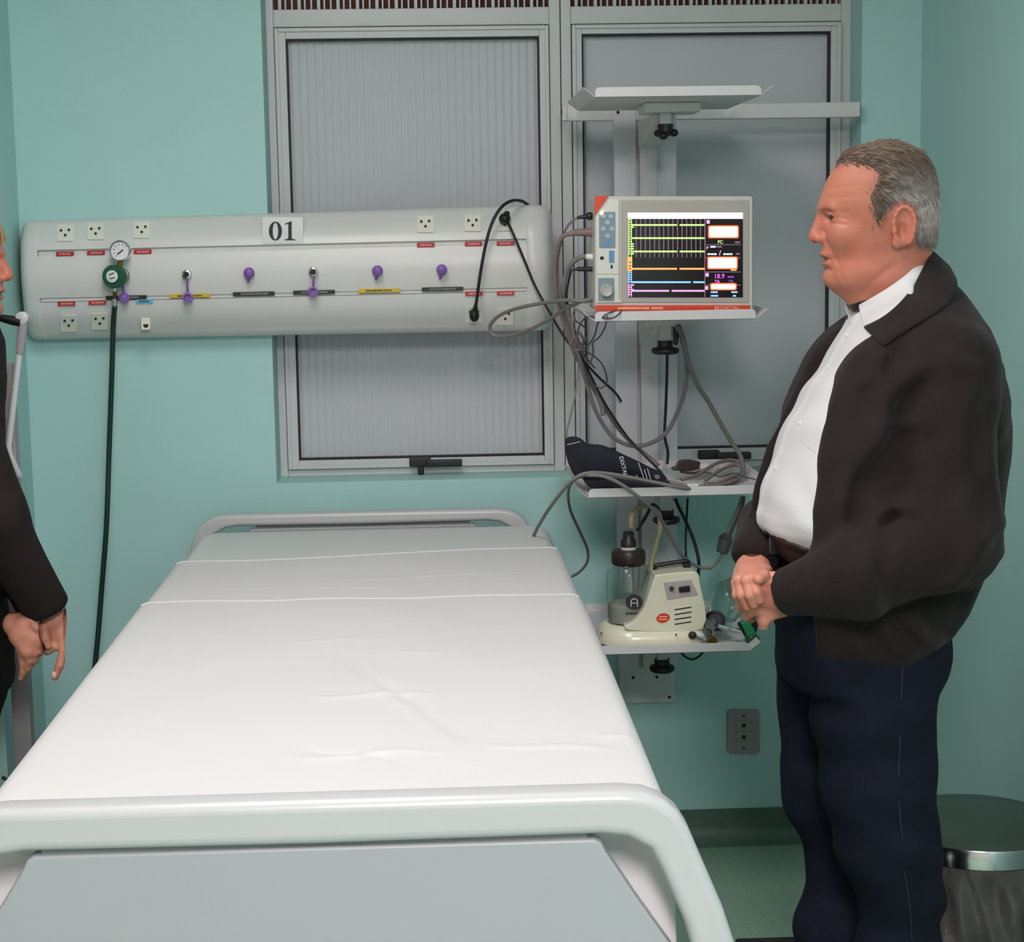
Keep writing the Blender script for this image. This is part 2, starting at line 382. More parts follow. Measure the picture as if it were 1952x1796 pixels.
def ring(mb, X0, Z0, X1, Z1, w, y0, y1):
    mb.box((X0, y0, Z0), (X0 + w, y1, Z1)); mb.box((X1 - w, y0, Z0), (X1, y1, Z1))
    mb.box((X0 + w, y0, Z0), (X1 - w, y1, Z0 + w)); mb.box((X0 + w, y0, Z1 - w), (X1 - w, y1, Z1)); return mb
def window(name, X0, X1, pane, fluted, handle_px, jl, jr):
    w = thing(name, None, None, ((X0 + X1) / 2, WD, WZ0)); w['kind'] = 'structure'
    px0, pz0, px1, pz1 = pane
    # outer frame: jambs, sill bar, transom
    f = MB(); y0, y1 = WD, WD + 0.07
    f.box((X0, y0, WZ0), (X0 + jl, y1, WZ1)).box((X1 - jr, y0, WZ0), (X1, y1, WZ1)).box((X0 + jl, y0, WZ0), (X1 - jr, y1, WZ0 + 0.018)).box((X0 + jl, y0, WZ1 - 0.03), (X1 - jr, y1, WZ1))
    f.box((X0 + jl, y0, 2.142), (X1 - jr, y1, 2.186))
    f.build('window_frame', M['alu'], w, bevel=0.002)
    s = MB(); sx0, sx1, sz0, sz1 = X0 + jl + 0.002, X1 - jr - 0.002, WZ0 + 0.02, 2.139
    a, bq = WD - 0.008, WD + 0.05
    s.box((sx0, a, sz0), (px0, bq, sz1)).box((px1, a, sz0), (sx1, bq, sz1)).box((px0, a, sz0), (px1, bq, pz0)).box((px0, a, pz1), (px1, bq, sz1))
    g = 0.010  # raised outer bead of the sash
    ring(s, sx0, sz0, sx1, sz1, g, a - 0.005, a)
    s.build('sash', M['alu'], w, bevel=0.0015)
    gk = MB(); ring(gk, px0, pz0, px1, pz1, 0.0045, a + 0.006, bq - 0.004); gk.build('gasket', M['gasket'], w)
    n = 520 if fluted else 2
    xs = np.linspace(px0, px1, n); yy = WD + 0.02 + (0.0009 * np.sin((xs - px0) / 0.0205 * 2 * PI) if fluted else 0 * xs)
    G = np.array([[(x, y, z) for x, y in zip(xs, yy)] for z in (pz0, pz1)])
    V, F = quadstrip(G); V2 = V + np.array([0, 0.006, 0]); nV = len(V)
    V = np.vstack([V, V2]); F = F + [tuple(i + nV for i in f[::-1]) for f in F]
    mesh_obj('pane', V, F, M['pane'], w, smooth=True)
    # upper vent: brown screen with upright bars
    v = MB().box((X0 + jl, WD + 0.045, 2.186), (X1 - jr, WD + 0.06, WZ1 - 0.03)); v.build('vent_screen', M['louvre'], w)
    v = MB(); x = X0 + jl + 0.012; k = 0
    while x < X1 - jr - 0.01:
        v.box((x, WD + 0.02, 2.186), (x + (0.004 if k % 3 else 0.008), WD + 0.04, WZ1 - 0.03)); x += 0.0165; k += 1
    v.build('vent_grille', M['alu'], w)
    hx, hz = at(*handle_px, WD)[[0, 2]]
    h = MB(); h.box((hx - 0.024, WD - 0.03, hz - 0.010), (hx + 0.032, WD - 0.005, hz + 0.013)).box((hx + 0.02, WD - 0.04, hz - 0.010), (hx + 0.114, WD - 0.022, hz + 0.008))
    h.box((hx - 0.002, WD - 0.026, hz - 0.032), (hx + 0.014, WD - 0.008, hz - 0.008))
    h.build('handle', M['black'], w, bevel=0.003); return w
window('window_1', WX0, 0.338, (-0.362, 1.031, 0.284, 2.112), True, (798, 880), 0.020, 0.028)
window('window_2', 0.340, WX1, (0.393, 1.040, 1.037, 2.116), False, (1346, 866), 0.026, 0.026)

# wall outlet low on the wall, right of the bed
o = thing('wall_outlet', 'grey wall outlet plate low on the teal wall right of the bed', 'outlet', at(1418, 1395, 0))
slab('cover_plate', rrect(1387, 1354, 1448, 1437, 7), -0.010, 0.012, M['outlet'], o, bevel=0.002)
for py in (1383, 1405):
    e = slab('socket_insert', rrect(1404, py - 9, 1430, py + 9, 3), -0.013, 0.006, M['outlet'], o, bevel=0.001)
    MB().cyl(at(1418, py, -0.0150), at(1418, py, -0.012), 0.0055).build('socket_hole', M['hole'], e)
for py in (1365, 1427): MB().cyl(at(1418, py, -0.0125), at(1418, py, -0.008), 0.003).build('screw', M['hole'], o)

# ceiling lamps that light the room
for i, (x, y, sx, sy, p) in enumerate(LAMPS):
    t = thing('ceiling_lamp', ('white ceiling lamp above the foot of the hospital bed', 'white ceiling lamp behind the camera side of the room')[i], 'lamp', (x, y, CEIL - 0.07))
    MB().box((x - sx / 2 - 0.04, y - sy / 2 - 0.04, CEIL - 0.06), (x + sx / 2 + 0.04, y + sy / 2 + 0.04, CEIL - 0.001)).build('housing', M['lampbody'], t, bevel=0.006)
    MB().box((x - sx / 2, y - sy / 2, CEIL - 0.07), (x + sx / 2, y + sy / 2, CEIL - 0.061)).build('diffuser', M['diffuser'], t)

# ------------------------------------------------------------------ medical gas headwall panel
PX0, PX1 = -0.965, 0.232
def zl(a, bq, X): return a + (bq - a) * (X - PX0) / (PX1 - PX0)
PZ = dict(top=(1.664, 1.684), j1=(1.590, 1.599), j1b=(1.577, 1.587), j2=(1.475, 1.481), j2b=(1.467, 1.473), bot=(1.368, 1.368))
def section(name_top, name_bot, ytop, ybot, bulge, n=8, round_top=False, round_bot=False):
    def prof(X):
        zt, zb = zl(*PZ[name_top], X), zl(*PZ[name_bot], X); P = []
        if round_top: P += [(-0.0, zt), (ytop * 0.55, zt - 0.001), (ytop * 0.86, zt - 0.006)]
        for k in range(n + 1):
            t = k / n; z0 = zt - (0.016 if round_top else 0); z1 = zb + (0.018 if round_bot else 0)
            P.append((ytop + (ybot - ytop) * t - bulge * math.sin(PI * t), z0 + (z1 - z0) * t))
        if round_bot: P += [(ybot * 0.86, zb + 0.006), (ybot * 0.55, zb + 0.001), (0.0, zb)]
        return P
    return prof
SEC = [('upper_panel', section('top', 'j1', -0.062, -0.108, 0.010, round_top=True)), ('middle_panel', section('j1b', 'j2', -0.110, -0.110, 0.009)), ('lower_panel', section('j2b', 'bot', -0.108, -0.062, 0.010, round_bot=True))]
hw = thing('medical_gas_panel', 'long white bedside wall panel with sockets, gas outlets and number 01', 'wall panel', (-0.36, 0, 1.37))
def ysurf(px, py):
    X, z = at(px, py, -0.105)[[0, 2]]
    for _, pf in SEC:
        P = np.array(pf(X)); o_ = np.argsort(P[:, 1])
        if P[:, 1].min() <= z <= P[:, 1].max(): return float(np.interp(z, P[o_, 1], P[o_, 0]))
    return -0.108
for nm, pf in SEC:
    A, B = pf(PX0), pf(PX1)
    G = np.array([[(PX0, y, z) for y, z in A], [(PX1, y, z) for y, z in B]])
    V, F = quadstrip(G); n = len(A)
    # closed back
    V = np.vstack([V, [(PX0, -0.002, A[0][1]), (PX0, -0.002, A[-1][1]), (PX1, -0.002, B[0][1]), (PX1, -0.002, B[-1][1])]]); k = 2 * n
    F = [f[::-1] for f in F] + [[k, k + 2, n, 0], [n - 1, 2 * n - 1, k + 3, k + 1], list(range(n)) + [k + 1, k], ([k + 2, k + 3] + list(range(2 * n - 1, n - 1, -1)))]
    mesh_obj(nm, V, F, M['panel'], hw, smooth=True, sharp=50)
MB().prism([(PX0, -0.104, 1.593), (PX0, -0.104, 1.574), (PX0, -0.01, 1.574), (PX0, -0.01, 1.593)], (PX1 - PX0, 0, 0.009)).build('joint_strip', M['panel'], hw)
for z in ((1.591, 1.600), (1.5755, 1.5855), (1.4765, 1.4825), (1.4655, 1.4715)):
    MB().prism([(PX0, -0.1085, z[0] + 0.0009), (PX0, -0.1085, z[0] - 0.0009), (PX0, -0.09, z[0] - 0.0009), (PX0, -0.09, z[0] + 0.0009)], (PX1 - PX0, 0, z[1] - z[0])).build('joint_line', M['panel_line'], hw)
MB().prism([(PX0, -0.104, 1.478), (PX0, -0.104, 1.464), (PX0, -0.01, 1.464), (PX0, -0.01, 1.478)], (PX1 - PX0, 0, 0.006)).build('joint_strip', M['panel'], hw)
for sgn, Xa, Xb in ((-1, PX0, -1.020), (1, PX1, 0.303)):
    full = [(0.0, zl(*PZ['top'], Xa))] + [q for _, pf in SEC for q in pf(Xa)] + [(0.0, zl(*PZ['bot'], Xa))]
    full = np.array(full); zc = full[:, 1].mean(); rows = []
    for t in (0, 0.03, 0.25, 0.5, 0.7, 0.85, 0.95, 1.0):
        u = t; s = math.sqrt(max(0, 1 - max(0, (u - 0.35) / 0.65) ** 2.6)); s = max(s, 0.02)
        bump = 1.02 if t > 0.0 else 1.0
        rows.append([(Xa + (Xb - Xa) * u, y * bump * (0.25 + 0.75 * s), zc + (z - zc) * (0.80 + 0.20 * s) * (1.004 if t else 1)) for y, z in full])
    V, F = quadstrip(np.array(rows)); n = len(full)
    F = [f if sgn < 0 else f[::-1] for f in F]; F.append(list(range(len(V) - n, len(V))) if sgn < 0 else list(range(len(V) - n, len(V)))[::-1])
    mesh_obj('end_cap', V, F, M['panel'], hw, smooth=True, sharp=50)
def socket(px, py, half=16):
    P = [at(x, y_, ysurf(x, y_) - 0.0045) for x, y_ in rrect(px - half, py - half, px + half, py + half, 2, 2)]
    s = MB().prism(P, (0, 0.012, 0)).build('socket', M['socket'], hw, bevel=0.0012)
    for dx, dy in ((-8, -5), (7, -6), (0, 4)):
        P = [at(x, y_, ysurf(x, y_) - 0.0052) for x, y_ in [(px + dx + 2.6 * math.cos(t), py + dy + 2.6 * math.sin(t)) for t in np.linspace(0, 2 * PI, 7)[:-1]]]
        MB().prism(P, (0, 0.003, 0)).build('socket_hole', M['hole'], s)
for p in ((124, 444), (182, 441), (270, 438), (811, 427), (901, 425), (962, 424), (131, 617), (190, 613), (904, 600), (963, 604)): socket(*p)
def label(x0, y0, x1, y1, m, prm=None, slope=-0.02):
    c = (x0 + x1) / 2; y = min(ysurf(c, (y0 + y1) / 2), ysurf(c, y0), ysurf(c, y1)) - 0.0035
    P = [(x, yy + slope * (x - c)) for x, yy in rect(x0, y0, x1, y1)]
    s = slab('label_strip', P, y, 0.008, m, hw)
    if prm:
        d = MB(); w = (x1 - x0) * 0.62; x = c - w / 2
        while x < c + w / 2:
            q = 1.5 + 2.2 * random.random(); yc = (y0 + y1) / 2 + slope * (x - c)
            d.prism([at(a_, b_, y - 0.0005) for a_, b_ in rect(x, yc - 1.6, x + q, yc + 1.6)], (0, 0.001, 0)); x += q + 1.3
        d.build('label_print', prm, s)
for x0, y0 in ((107, 484), (166, 482), (255, 480), (795, 467), (886, 465), (947, 464), (110, 579), (169, 577), (887, 560), (947, 559)):
    label(x0, y0 - 4, x0 + 33, y0 + 4, M['red'], M['red_t'])
for x0, x1, y, m in ((202, 279, 567, M['blacklab']), (324, 400, 564, M['yellow']), (444, 523, 560, M['blacklab']), (559, 638, 557, M['blacklab']), (683, 762, 554, M['yellow']), (804, 883, 551, M['blacklab'])):
    label(x0, y - 3.5, x1, y + 3.5, m, M['print'] if m is M['yellow'] else M['panel_line'])
label(259, 571, 291, 578, M['bluelab'], M['print'])
yj = ysurf(279, 613) - 0.006
s = slab('phone_jack', rrect(269, 598, 286, 629, 2, 2), yj, 0.02, M['socket'], hw, bevel=0.001)
slab('jack_hole', [(273, 618), (283, 618), (283, 622), (280, 625), (276, 625), (273, 622)], yj - 0.0006, 0.003, M['hole'], s)
yn = min(ysurf(540, yy_) for yy_ in (414, 440, 465)) - 0.0015
plt = slab('number_plate', rrect(500, 414, 578, 465, 3), yn, 0.03, M['plate'], hw, bevel=0.0006)
def digit(outer, inner=None):
    mb = MB(); Yd = yn - 0.0015
    if inner is None: mb.prism([at(x, y, Yd) for x, y in outer], (0, 0.002, 0))
    else:
        n = len(outer)
        V = [at(x, y, Yd) for x, y in outer] + [at(x, y, Yd) for x, y in inner]
        mb.add(V, [(i, (i + 1) % n, n + (i + 1) % n, n + i) for i in range(n)])
    mb.build('digit', M['print'], plt)
T = np.linspace(0, 2 * PI, 33)[:-1]
digit([(525 + 12.5 * math.cos(t), 440.5 + 18 * math.sin(t)) for t in T], [(525 + 5.2 * math.cos(t), 440.5 + 15.8 * math.sin(t)) for t in T])
digit([(555, 422), (556, 422), (556, 453), (557, 455.5), (563, 456.5), (563, 458), (543, 458), (543, 456.5), (548.5, 455.5), (549.5, 453), (549.5, 428), (548, 427), (543, 428), (543, 426.5)])
def outlet(px, py, closed, dangle=None, ring_only=False):
    y = ysurf(px, py); r = pxm(y)
    c = at(px, py, y); g = MB().lathe([(9.5 * r, 0), (9.5 * r, 0.006), (8.5 * r, 0.009), (8.0 * r, 0.02), (5.5 * r, 0.021), (5 * r, 0.010)], c, (0, -1, 0), 24).build('gas_outlet', M['chrome'], hw, smooth=True)
    if not closed:
        MB().cyl(c + [0, -0.004, 0], c + [0, -0.0175, 0], 5.2 * r).build('outlet_bore', M['black'], g)
        a = at(px, py + 8, y - 0.014); bq = at(dangle[0], dangle[1] - 6, y - 0.016)
        MB().tube([a, (a + bq) / 2 + [0, -0.006, 0], bq], 0.0028, 6).build('cap_strap', M['purple'], g, smooth=True)
        e = at(dangle[0], dangle[1], y - 0.006)
        MB().lathe([(9.6 * r, 0), (9.8 * r, 0.006), (9.8 * r, 0.016), (6.5 * r, 0.0165), (6 * r, 0.008)], e, (0.05, -1, 0.1), 20).build('cap', M['purple'], g, smooth=True)
    elif not ring_only:
        MB().lathe([(9.2 * r, 0.008), (10.2 * r, 0.012), (10.2 * r, 0.022), (8 * r, 0.029), (3 * r, 0.032)], c, (0, -1, 0), 22).build('cap', M['purple'], g, smooth=True)
        MB().tube([at(px, py + 6, y - 0.02), at(px - 2, py + 13, y - 0.018), at(px - 3, py + 17, y - 0.012)], [0.005, 0.004, 0.003], 8).build('cap_tab', M['purple'], g, smooth=True)
outlet(357, 523, False, (359, 568)); outlet(476, 520, True); outlet(598, 518, False, (597, 557)); outlet(720, 516, True); outlet(842, 514, True); outlet(236, 526, True, ring_only=True)
# purple cap hanging from the regulator's outlet
y = ysurf(236, 545); g = MB().tube([at(233, 538, y - 0.012), at(235, 552, y - 0.014), at(236, 562, y - 0.012)], [0.004, 0.003, 0.004], 8).build('cap_strap', M['purple'], hw, smooth=True)
MB().lathe([(0.010, 0), (0.0125, 0.006), (0.0125, 0.014), (0.004, 0.018)], at(237, 569, y - 0.004), (0.2, -1, 0.2), 20).build('cap', M['purple'], hw, smooth=True)

# pressure regulator with gauge plugged into the first outlet
yr = -0.165
rg = thing('pressure_regulator', 'gas regulator with round white gauge above green knob on wall panel', 'regulator', at(225, 560, yr))
c = at(230, 479, yr)
q = pxm(yr)
MB().lathe([(12 * q, 0.0), (18 * q, 0.002), (19.5 * q, 0.012), (19.5 * q, 0.026), (17.5 * q, 0.028), (17 * q, 0.024)], c + [0, 0.02, 0], (-0.05, -1, 0.05), 36).build('gauge_case', M['chrome'], rg, smooth=True)
gf = MB().lathe([(17.2 * q, 0.0), (17.2 * q, 0.001)], c + [0, -0.004, 0], (-0.05, -1, 0.05), 32).build('gauge_face', M['gauge'], rg)
MB().prism([at(223, 484, yr - 0.008), at(224, 486, yr - 0.008), at(235, 477, yr - 0.008), at(234, 475, yr - 0.008)], (0, 0.001, 0)).build('needle', M['print'], gf)
for t in np.radians(np.linspace(135, 405, 10)):
    MB().prism([at(230 + r_ * math.cos(t + e_), 479 + r_ * math.sin(t + e_), yr - 0.0055) for r_, e_ in ((12, -.04), (15, -.04), (15, .04), (12, .04))], (0, 0.0008, 0)).build('gauge_tick', M['print'], gf)
MB().cyl(at(229, 497, yr + 0.01), at(228, 514, yr + 0.01), 0.0065).build('gauge_stem', M['brass'], rg, smooth=True)
MB().cyl(at(231, 526, yr + 0.02), at(236, 526, ysurf(236, 526) - 0.016), 0.019, seg=28).build('body', M['steel'], rg, smooth=True, bevel=0.002)
k = MB().lathe([(20 * q, 0), (22 * q, 0.003), (22 * q, 0.02), (20 * q, 0.024), (13 * q, 0.025), (12 * q, 0.023)], at(222, 527, yr + 0.018), (-0.25, -1, 0), 32).build('knob', M['green'], rg, smooth=True)
MB().lathe([(11.5 * q, 0), (11.5 * q, 0.003), (10 * q, 0.004)], at(214, 527, yr - 0.010), (-0.25, -1, 0), 28).build('knob_face', M['gauge'], k, smooth=True)
for (x0, y0, x1, y1) in ((208, 524, 218, 520), (209, 531, 219, 529)):
    MB().tube([at(x0, y0, yr - 0.016), at(x1, y1, yr - 0.0165)], 0.0011, 6, 0).build('knob_mark', M['print'], k)
MB().cyl(at(221, 545, yr + 0.02), at(219, 556, yr + 0.02), 0.006).build('outlet_nipple', M['chrome'], rg, smooth=True)
MB().cyl(at(236, 527, yr + 0.03), at(246, 526, yr + 0.03), 0.005, 0.006).build('side_screw', M['steel'], rg, smooth=True)
hz = thing('oxygen_hose', 'dark green gas hose hanging from the regulator down behind the bed', 'hose', at(175, 1315, -0.12))
cable('hose', [(219, 582, yr + 0.03), (216, 620, yr + 0.05), (213, 720, -0.10), (208, 860, -0.09), (203, 1000, -0.10), (194, 1120, -0.10), (185, 1230, -0.11), (174, 1330, -0.12), (158, 1440, -0.12), (150, 1500, -0.1)], 0.0068, M['hose_green'], parent=hz, seg=10)
MB().cyl(at(219, 570, yr + 0.03), at(219, 583, yr + 0.031), 0.0072, seg=16).build('hose_ferrule', M['chrome'], hz, smooth=True)
MB().cyl(at(219, 556, yr + 0.022), at(219, 570, yr + 0.03), 0.005, seg=14).build('hose_barb', M['brass'], hz, smooth=True)

# two black power cords plugged into the panel's right end
yp = ysurf(962, 416)
t = thing('power_cable', 'black power cord from upper right socket down behind the monitor shelf', 'cord', at(962, 416, yp))
MB().sphere(at(962, 417, yp - 0.022), (0.015, 0.02, 0.014)).sphere(at(966, 408, yp - 0.02), (0.008, 0.015, 0.008)).build('plug', M['black'], t, smooth=True, sharp=None)
cable('cord', [(966, 420, yp - 0.03), (978, 445, -0.14), (1000, 497, -0.14), (1020, 545, -0.14), (1048, 596, -0.16), (1076, 643, -0.2), (1110, 685, -0.2), (1140, 718, -0.15), (1172, 748, -0.09), (1184, 765, -0.06)], 0.0032, M['cab_black'], parent=t)
t = thing('power_cable', 'black power cord looping over panel top from a lower right socket', 'cord', at(904, 600, -0.11))
yp = ysurf(904, 600)
MB().sphere(at(904, 601, yp - 0.02), (0.0125, 0.018, 0.017)).cyl(at(904, 598, yp - 0.024), at(907, 582, yp - 0.026), 0.008, 0.005).build('plug', M['black'], t, smooth=True, sharp=None)
cable('cord', [(906, 592, yp - 0.025), (909, 570, -0.135), (916, 520, -0.145), (926, 466, -0.145), (938, 425, -0.14), (955, 396, -0.13), (975, 383, -0.11), (993, 383, -0.06), (1006, 390, -0.02)], 0.004, M['cab_black'], parent=t)

# ------------------------------------------------------------------ equipment column with shelves
cx = [at(p, 500, -0.03)[0] for p in (1172, 1214, 1219, 1252, 1290)]
ec = thing('equipment_column', 'pale grey vertical equipment column fixed to the wall beside the window', 'equipment rail', ((cx[0] + cx[4]) / 2, 0, 0.4))
zt = at(1220, 204, -0.04)[2]; zb = at(1230, 1342, -0.02)[2]
MB().box((cx[0], -0.034, zb + 0.1), (cx[1], -0.012, zt)).build('side_channel', M['pc_grey'], ec, bevel=0.002)
MB().box((cx[1], -0.024, zb + 0.1), (cx[3], -0.004, zt)).build('back_channel', M['pc_grey'], ec)
MB().box((cx[2], -0.052, zb + 0.1), (cx[3], -0.024, zt)).build('track', M['white_pc'], ec, bevel=0.002)
MB().box((cx[3] + 0.001, -0.034, zb + 0.1), (cx[4], -0.004, zt)).build('side_channel', M['pc_grey'], ec, bevel=0.002)
MB().box((cx[0] + 0.004, -0.012, zb), (cx[4] - 0.005, -0.0, zb + 0.16)).build('base_plate', M['pc_grey'], ec, bevel=0.002)
for p in ((1207, 1292), (1252, 1291), (1276, 1329), (1183, 1330), (1178, 214)):
    MB().sphere(at(*p, -0.014 if p[1] > 300 else -0.036), 0.004, 10, 6).build('screw', M['hole'], ec, smooth=True)
rl = thing('mounting_rail', 'white horizontal rail bolted across the right hand window', 'rail', at(1355, 232, -0.01))
a, bq = at(1072, 231, -0.03), at(1640, 201, -0.03)
MB().box((a[0], -0.03, a[2]), (bq[0], -0.003, a[2] + 0.038)).build('rail_bar', M['white_pc'], rl, bevel=0.003)
for X in (a[0] + 0.001, bq[0] - 0.012): MB().box((X, -0.034, a[2] + 0.001), (X + 0.011, -0.0, a[2] + 0.037)).build('rail_end_cap', M['white_pc'], rl, bevel=0.002)
MB().cyl(at(1069, 214, -0.017), at(1073, 214, -0.017), 0.006).build('end_cap_hole', M['hole'], rl)

TY0, TY1 = -0.59, -0.13
TRAYS = {}
def tray(key, lbl, pxl, pxr, lip_top, lip_bot, kpx, kpy, star=False, knob_w=27):
    X0, X1 = at(pxl, lip_bot, TY0)[0], at(pxr, lip_bot, TY0)[0]; z0 = at((pxl + pxr) / 2, lip_bot, TY0)[2]; lip = (lip_bot - lip_top) * pxm(TY0)
    t = thing('wall_shelf', lbl, 'shelf', ((X0 + X1) / 2, -0.36, z0), group='swivel tray shelves on the column')
    w = 0.026; th = 0.002; mb = MB()
    def sheet(P, d): mb.prism(P, d)
    sheet([(X0 + w, TY0, z0), (X1 - w, TY0, z0), (X1 - w, TY1, z0), (X0 + w, TY1, z0)], (0, 0, th))
    for xa, xb in ((X0 + w, X0), (X1 - w, X1)):       # side wings bent upwards
        sheet([(xa, TY0, z0), (xb, TY0, z0 + lip * 0.95), (xb, TY1, z0 + lip * 0.95), (xa, TY1, z0)], (0, 0, th))
    r = 0.010
    fl = [(X0 + w, z0), (X1 - w, z0)] + [(X1 - w - r + r * math.cos(q_), z0 + lip - r + r * math.sin(q_)) for q_ in np.linspace(0, PI / 2, 5)] + [(X0 + w + r + r * math.cos(q_), z0 + lip - r + r * math.sin(q_)) for q_ in np.linspace(PI / 2, PI, 5)]
    sheet([(x, TY0, z) for x, z in fl], (0, th, 0)); sheet([(x, TY1 - th, z) for x, z in fl], (0, th, 0))
    mb.build('tray', M['white_pc'], t, bevel=0.0006)
    kx, _, kz = at(kpx, kpy, -0.36)
    MB().box((kx - 0.055, -0.42, z0 - 0.022), (kx + 0.075, -0.29, z0 - 0.0005)).build('tray_bracket', M['white_pc'], t, bevel=0.003)
    zk = kz
    MB().box((kx - 0.013, -0.373, zk + 0.012), (kx + 0.013, -0.347, z0 - 0.022)).build('pivot_post', M['white_pc'], t, bevel=0.002)
    arm = MB().prism([(cx[2] - 0.004, -0.054, z0 - 0.022), (cx[2] - 0.004, -0.054, z0 - 0.085), (cx[2] - 0.004, -0.12, z0 - 0.085), (cx[2] - 0.004, -0.345, z0 - 0.048), (cx[2] - 0.004, -0.345, z0 - 0.022)], (cx[3] - cx[2] + 0.010, 0, 0))
    arm.build('support_arm', M['white_pc'], t, bevel=0.003)
    q_ = pxm(-0.36)
    kb = MB().cyl((kx, -0.36, zk - 0.002), (kx, -0.36, zk + 0.016), 15 * q_, seg=18)
    if star:
        for a_ in (10, 130, 250): kb.sphere((kx + 0.021 * math.cos(math.radians(a_)), -0.36 + 0.021 * math.sin(math.radians(a_)), zk - 0.004 - (0.008 if a_ == 250 else 0)), (0.011, 0.011, 0.009))
        kb.sphere((kx, -0.36, zk - 0.005), (0.016, 0.016, 0.008))
    else:
        kb.lathe([(knob_w * q_ * 0.8, -0.016), (knob_w * q_ * 0.97, -0.012), (knob_w * q_, -0.007), (knob_w * q_ * 0.95, -0.002), (knob_w * q_ * 0.6, 0.001)], (kx, -0.36, zk), (0, 0, 1), 28)
    kb.build('clamp_knob', M['black'], t, smooth=True, sharp=60)
    TRAYS[key] = (X0, X1, z0 + th); return t
tray('top', 'empty white tray shelf at top of the column above the monitor', 1112, 1474, 165, 184, 1268, 250, star=True)
tray('mon', 'white tray shelf carrying the patient monitor', 1112, 1463, 592, 611, 1268, 662)
tray('mid', 'white tray shelf carrying the dark pressure cuff and coiled cables', 1100, 1476, 928, 946, 1270, 985)
tray('low', 'lowest white tray shelf carrying the cream suction machine', 1074, 1449, 1228, 1246, 1262, 1268, knob_w=25)

# ------------------------------------------------------------------ patient monitor
MY = -0.575
pm = thing('patient_monitor', 'grey patient monitor with lit colour screen and orange stripe on shelf', 'monitor', at(1285, 592, MY))
slab('housing', rrect(1133, 375, 1437, 591, 5), MY + 0.012, 0.14, M['mon'], pm, bevel=0.008)
slab('front_bezel', rrect(1134, 374, 1435, 592, 4), MY, 0.02, M['mon'], pm, bevel=0.003)
sb = slab('screen_surround', rrect(1184, 382, 1428, 577, 3), MY - 0.002, 0.005, M['mon_side'], pm, bevel=0.0015)
slab('orange_corner', [(1134, 374), (1160, 374), (1134, 411)], MY - 0.0035, 0.006, M['orange'], pm, bevel=0.0008)
stp = slab('orange_strip', rect(1135, 582, 1430, 593), MY - 0.0035, 0.006, M['orange'], pm, bevel=0.0008)
for x0, x1 in ((1178, 1222), (1224, 1239), (1242, 1264)):
    mb = MB(); x = x0
    while x < x1 - 1:
        w_ = random.choice((1.6, 2.4, 3.0)); mb.prism([at(p_, r_, MY - 0.0042) for p_, r_ in rect(x, 585.3, min(x + w_, x1), 589.8)], (0, 0.001, 0)); x += w_ + 1.0
    mb.build('strip_print', M['orange_t'], stp)
mb = MB()
for x in (1363, 1367.5): mb.prism([at(p_, r_, MY - 0.0042) for p_, r_ in rect(x, 584, x + 2.6, 591.5)], (0, 0.001, 0))
mb.build('strip_logo', M['orange_t'], stp)
text('strip_lettering', 'DIXTAL', 1391, 587.6, 6.2, MY - 0.0044, M['orange_t'], stp, bold=0.01, sx=1.25)
kp = slab('key_panel', [(1137, 412), (1163, 380), (1180, 380), (1180, 569), (1186, 577), (1137, 577)], MY - 0.004, 0.006, M['mon_white'], pm, bevel=0.001)
pad = slab('keypad', rrect(1142, 404, 1173, 473, 2), MY - 0.0052, 0.003, M['keypad'], kp, bevel=0.0005)
for px_, py_, m_ in ((1158, 424, 'keybtn'), (1150, 436, 'keybtn'), (1167, 436, 'keybtn'), (1158, 449, 'keybtn'), (1150, 412, 'keybtn'), (1165, 412, 'keybtn'), (1156, 466, 'keyblue'), (1163, 460, 'keyblue')):
    slab('key', [(px_ + 5 * math.cos(t), py_ + 4.5 * math.sin(t)) for t in T[::4]], MY - 0.0062, 0.002, M[m_], kp)
slab('key', rrect(1161, 478, 1171, 501, 1.5), MY - 0.005, 0.003, M['keyblue'], kp)
slab('key', rrect(1144, 489, 1151, 495, 1.5), MY - 0.005, 0.003, M['hole'], kp)
slab('key', rrect(1164, 505, 1168, 512, 1), MY - 0.005, 0.003, M['hole'], kp)
slab('seam_line', rect(1137, 522, 1180, 523.2), MY - 0.0045, 0.002, M['mon_side'], kp)
dp = slab('dial_plate', rrect(1140, 530, 1171, 574, 2), MY - 0.005, 0.003, M['keypad'], kp, bevel=0.0005)
q = pxm(MY); dl = MB().lathe([(13 * q, 0), (12.6 * q, 0.010), (10 * q, 0.013), (9 * q, 0.0125), (4 * q, 0.012)], at(1156, 554, MY - 0.004), (0, -1, 0), 32).build('dial', M['dial'], kp, smooth=True, sharp=50)
MB().sphere(at(1146.5, 406, MY - 0.006), 0.0042, 12, 8).build('status_led', M['led'], pm, smooth=True)
SY = MY - 0.0032
scr = slab('screen', rect(1197, 405, 1416, 567), SY, 0.004, M['scr_black'], pm)
def el(x0, y0, x1, y1, m, dy=0.0006, nm='screen_trace'):
    return slab(nm, rect(x0, y0, x1, y1), SY - dy, 0.0004, M[m], scr)
el(1197, 405.5, 1416, 417, 'scr_white', nm='screen_banner')
mb = MB()
for i in range(16):
    x = 1212 + i * 8.75; mb.prism([at(p_, r_, SY - 0.0005) for p_, r_ in rect(x, 418, x + 1.5, 491)], (0, 0.0003, 0))
mb.build('screen_grid', M['scr_grid'], scr)
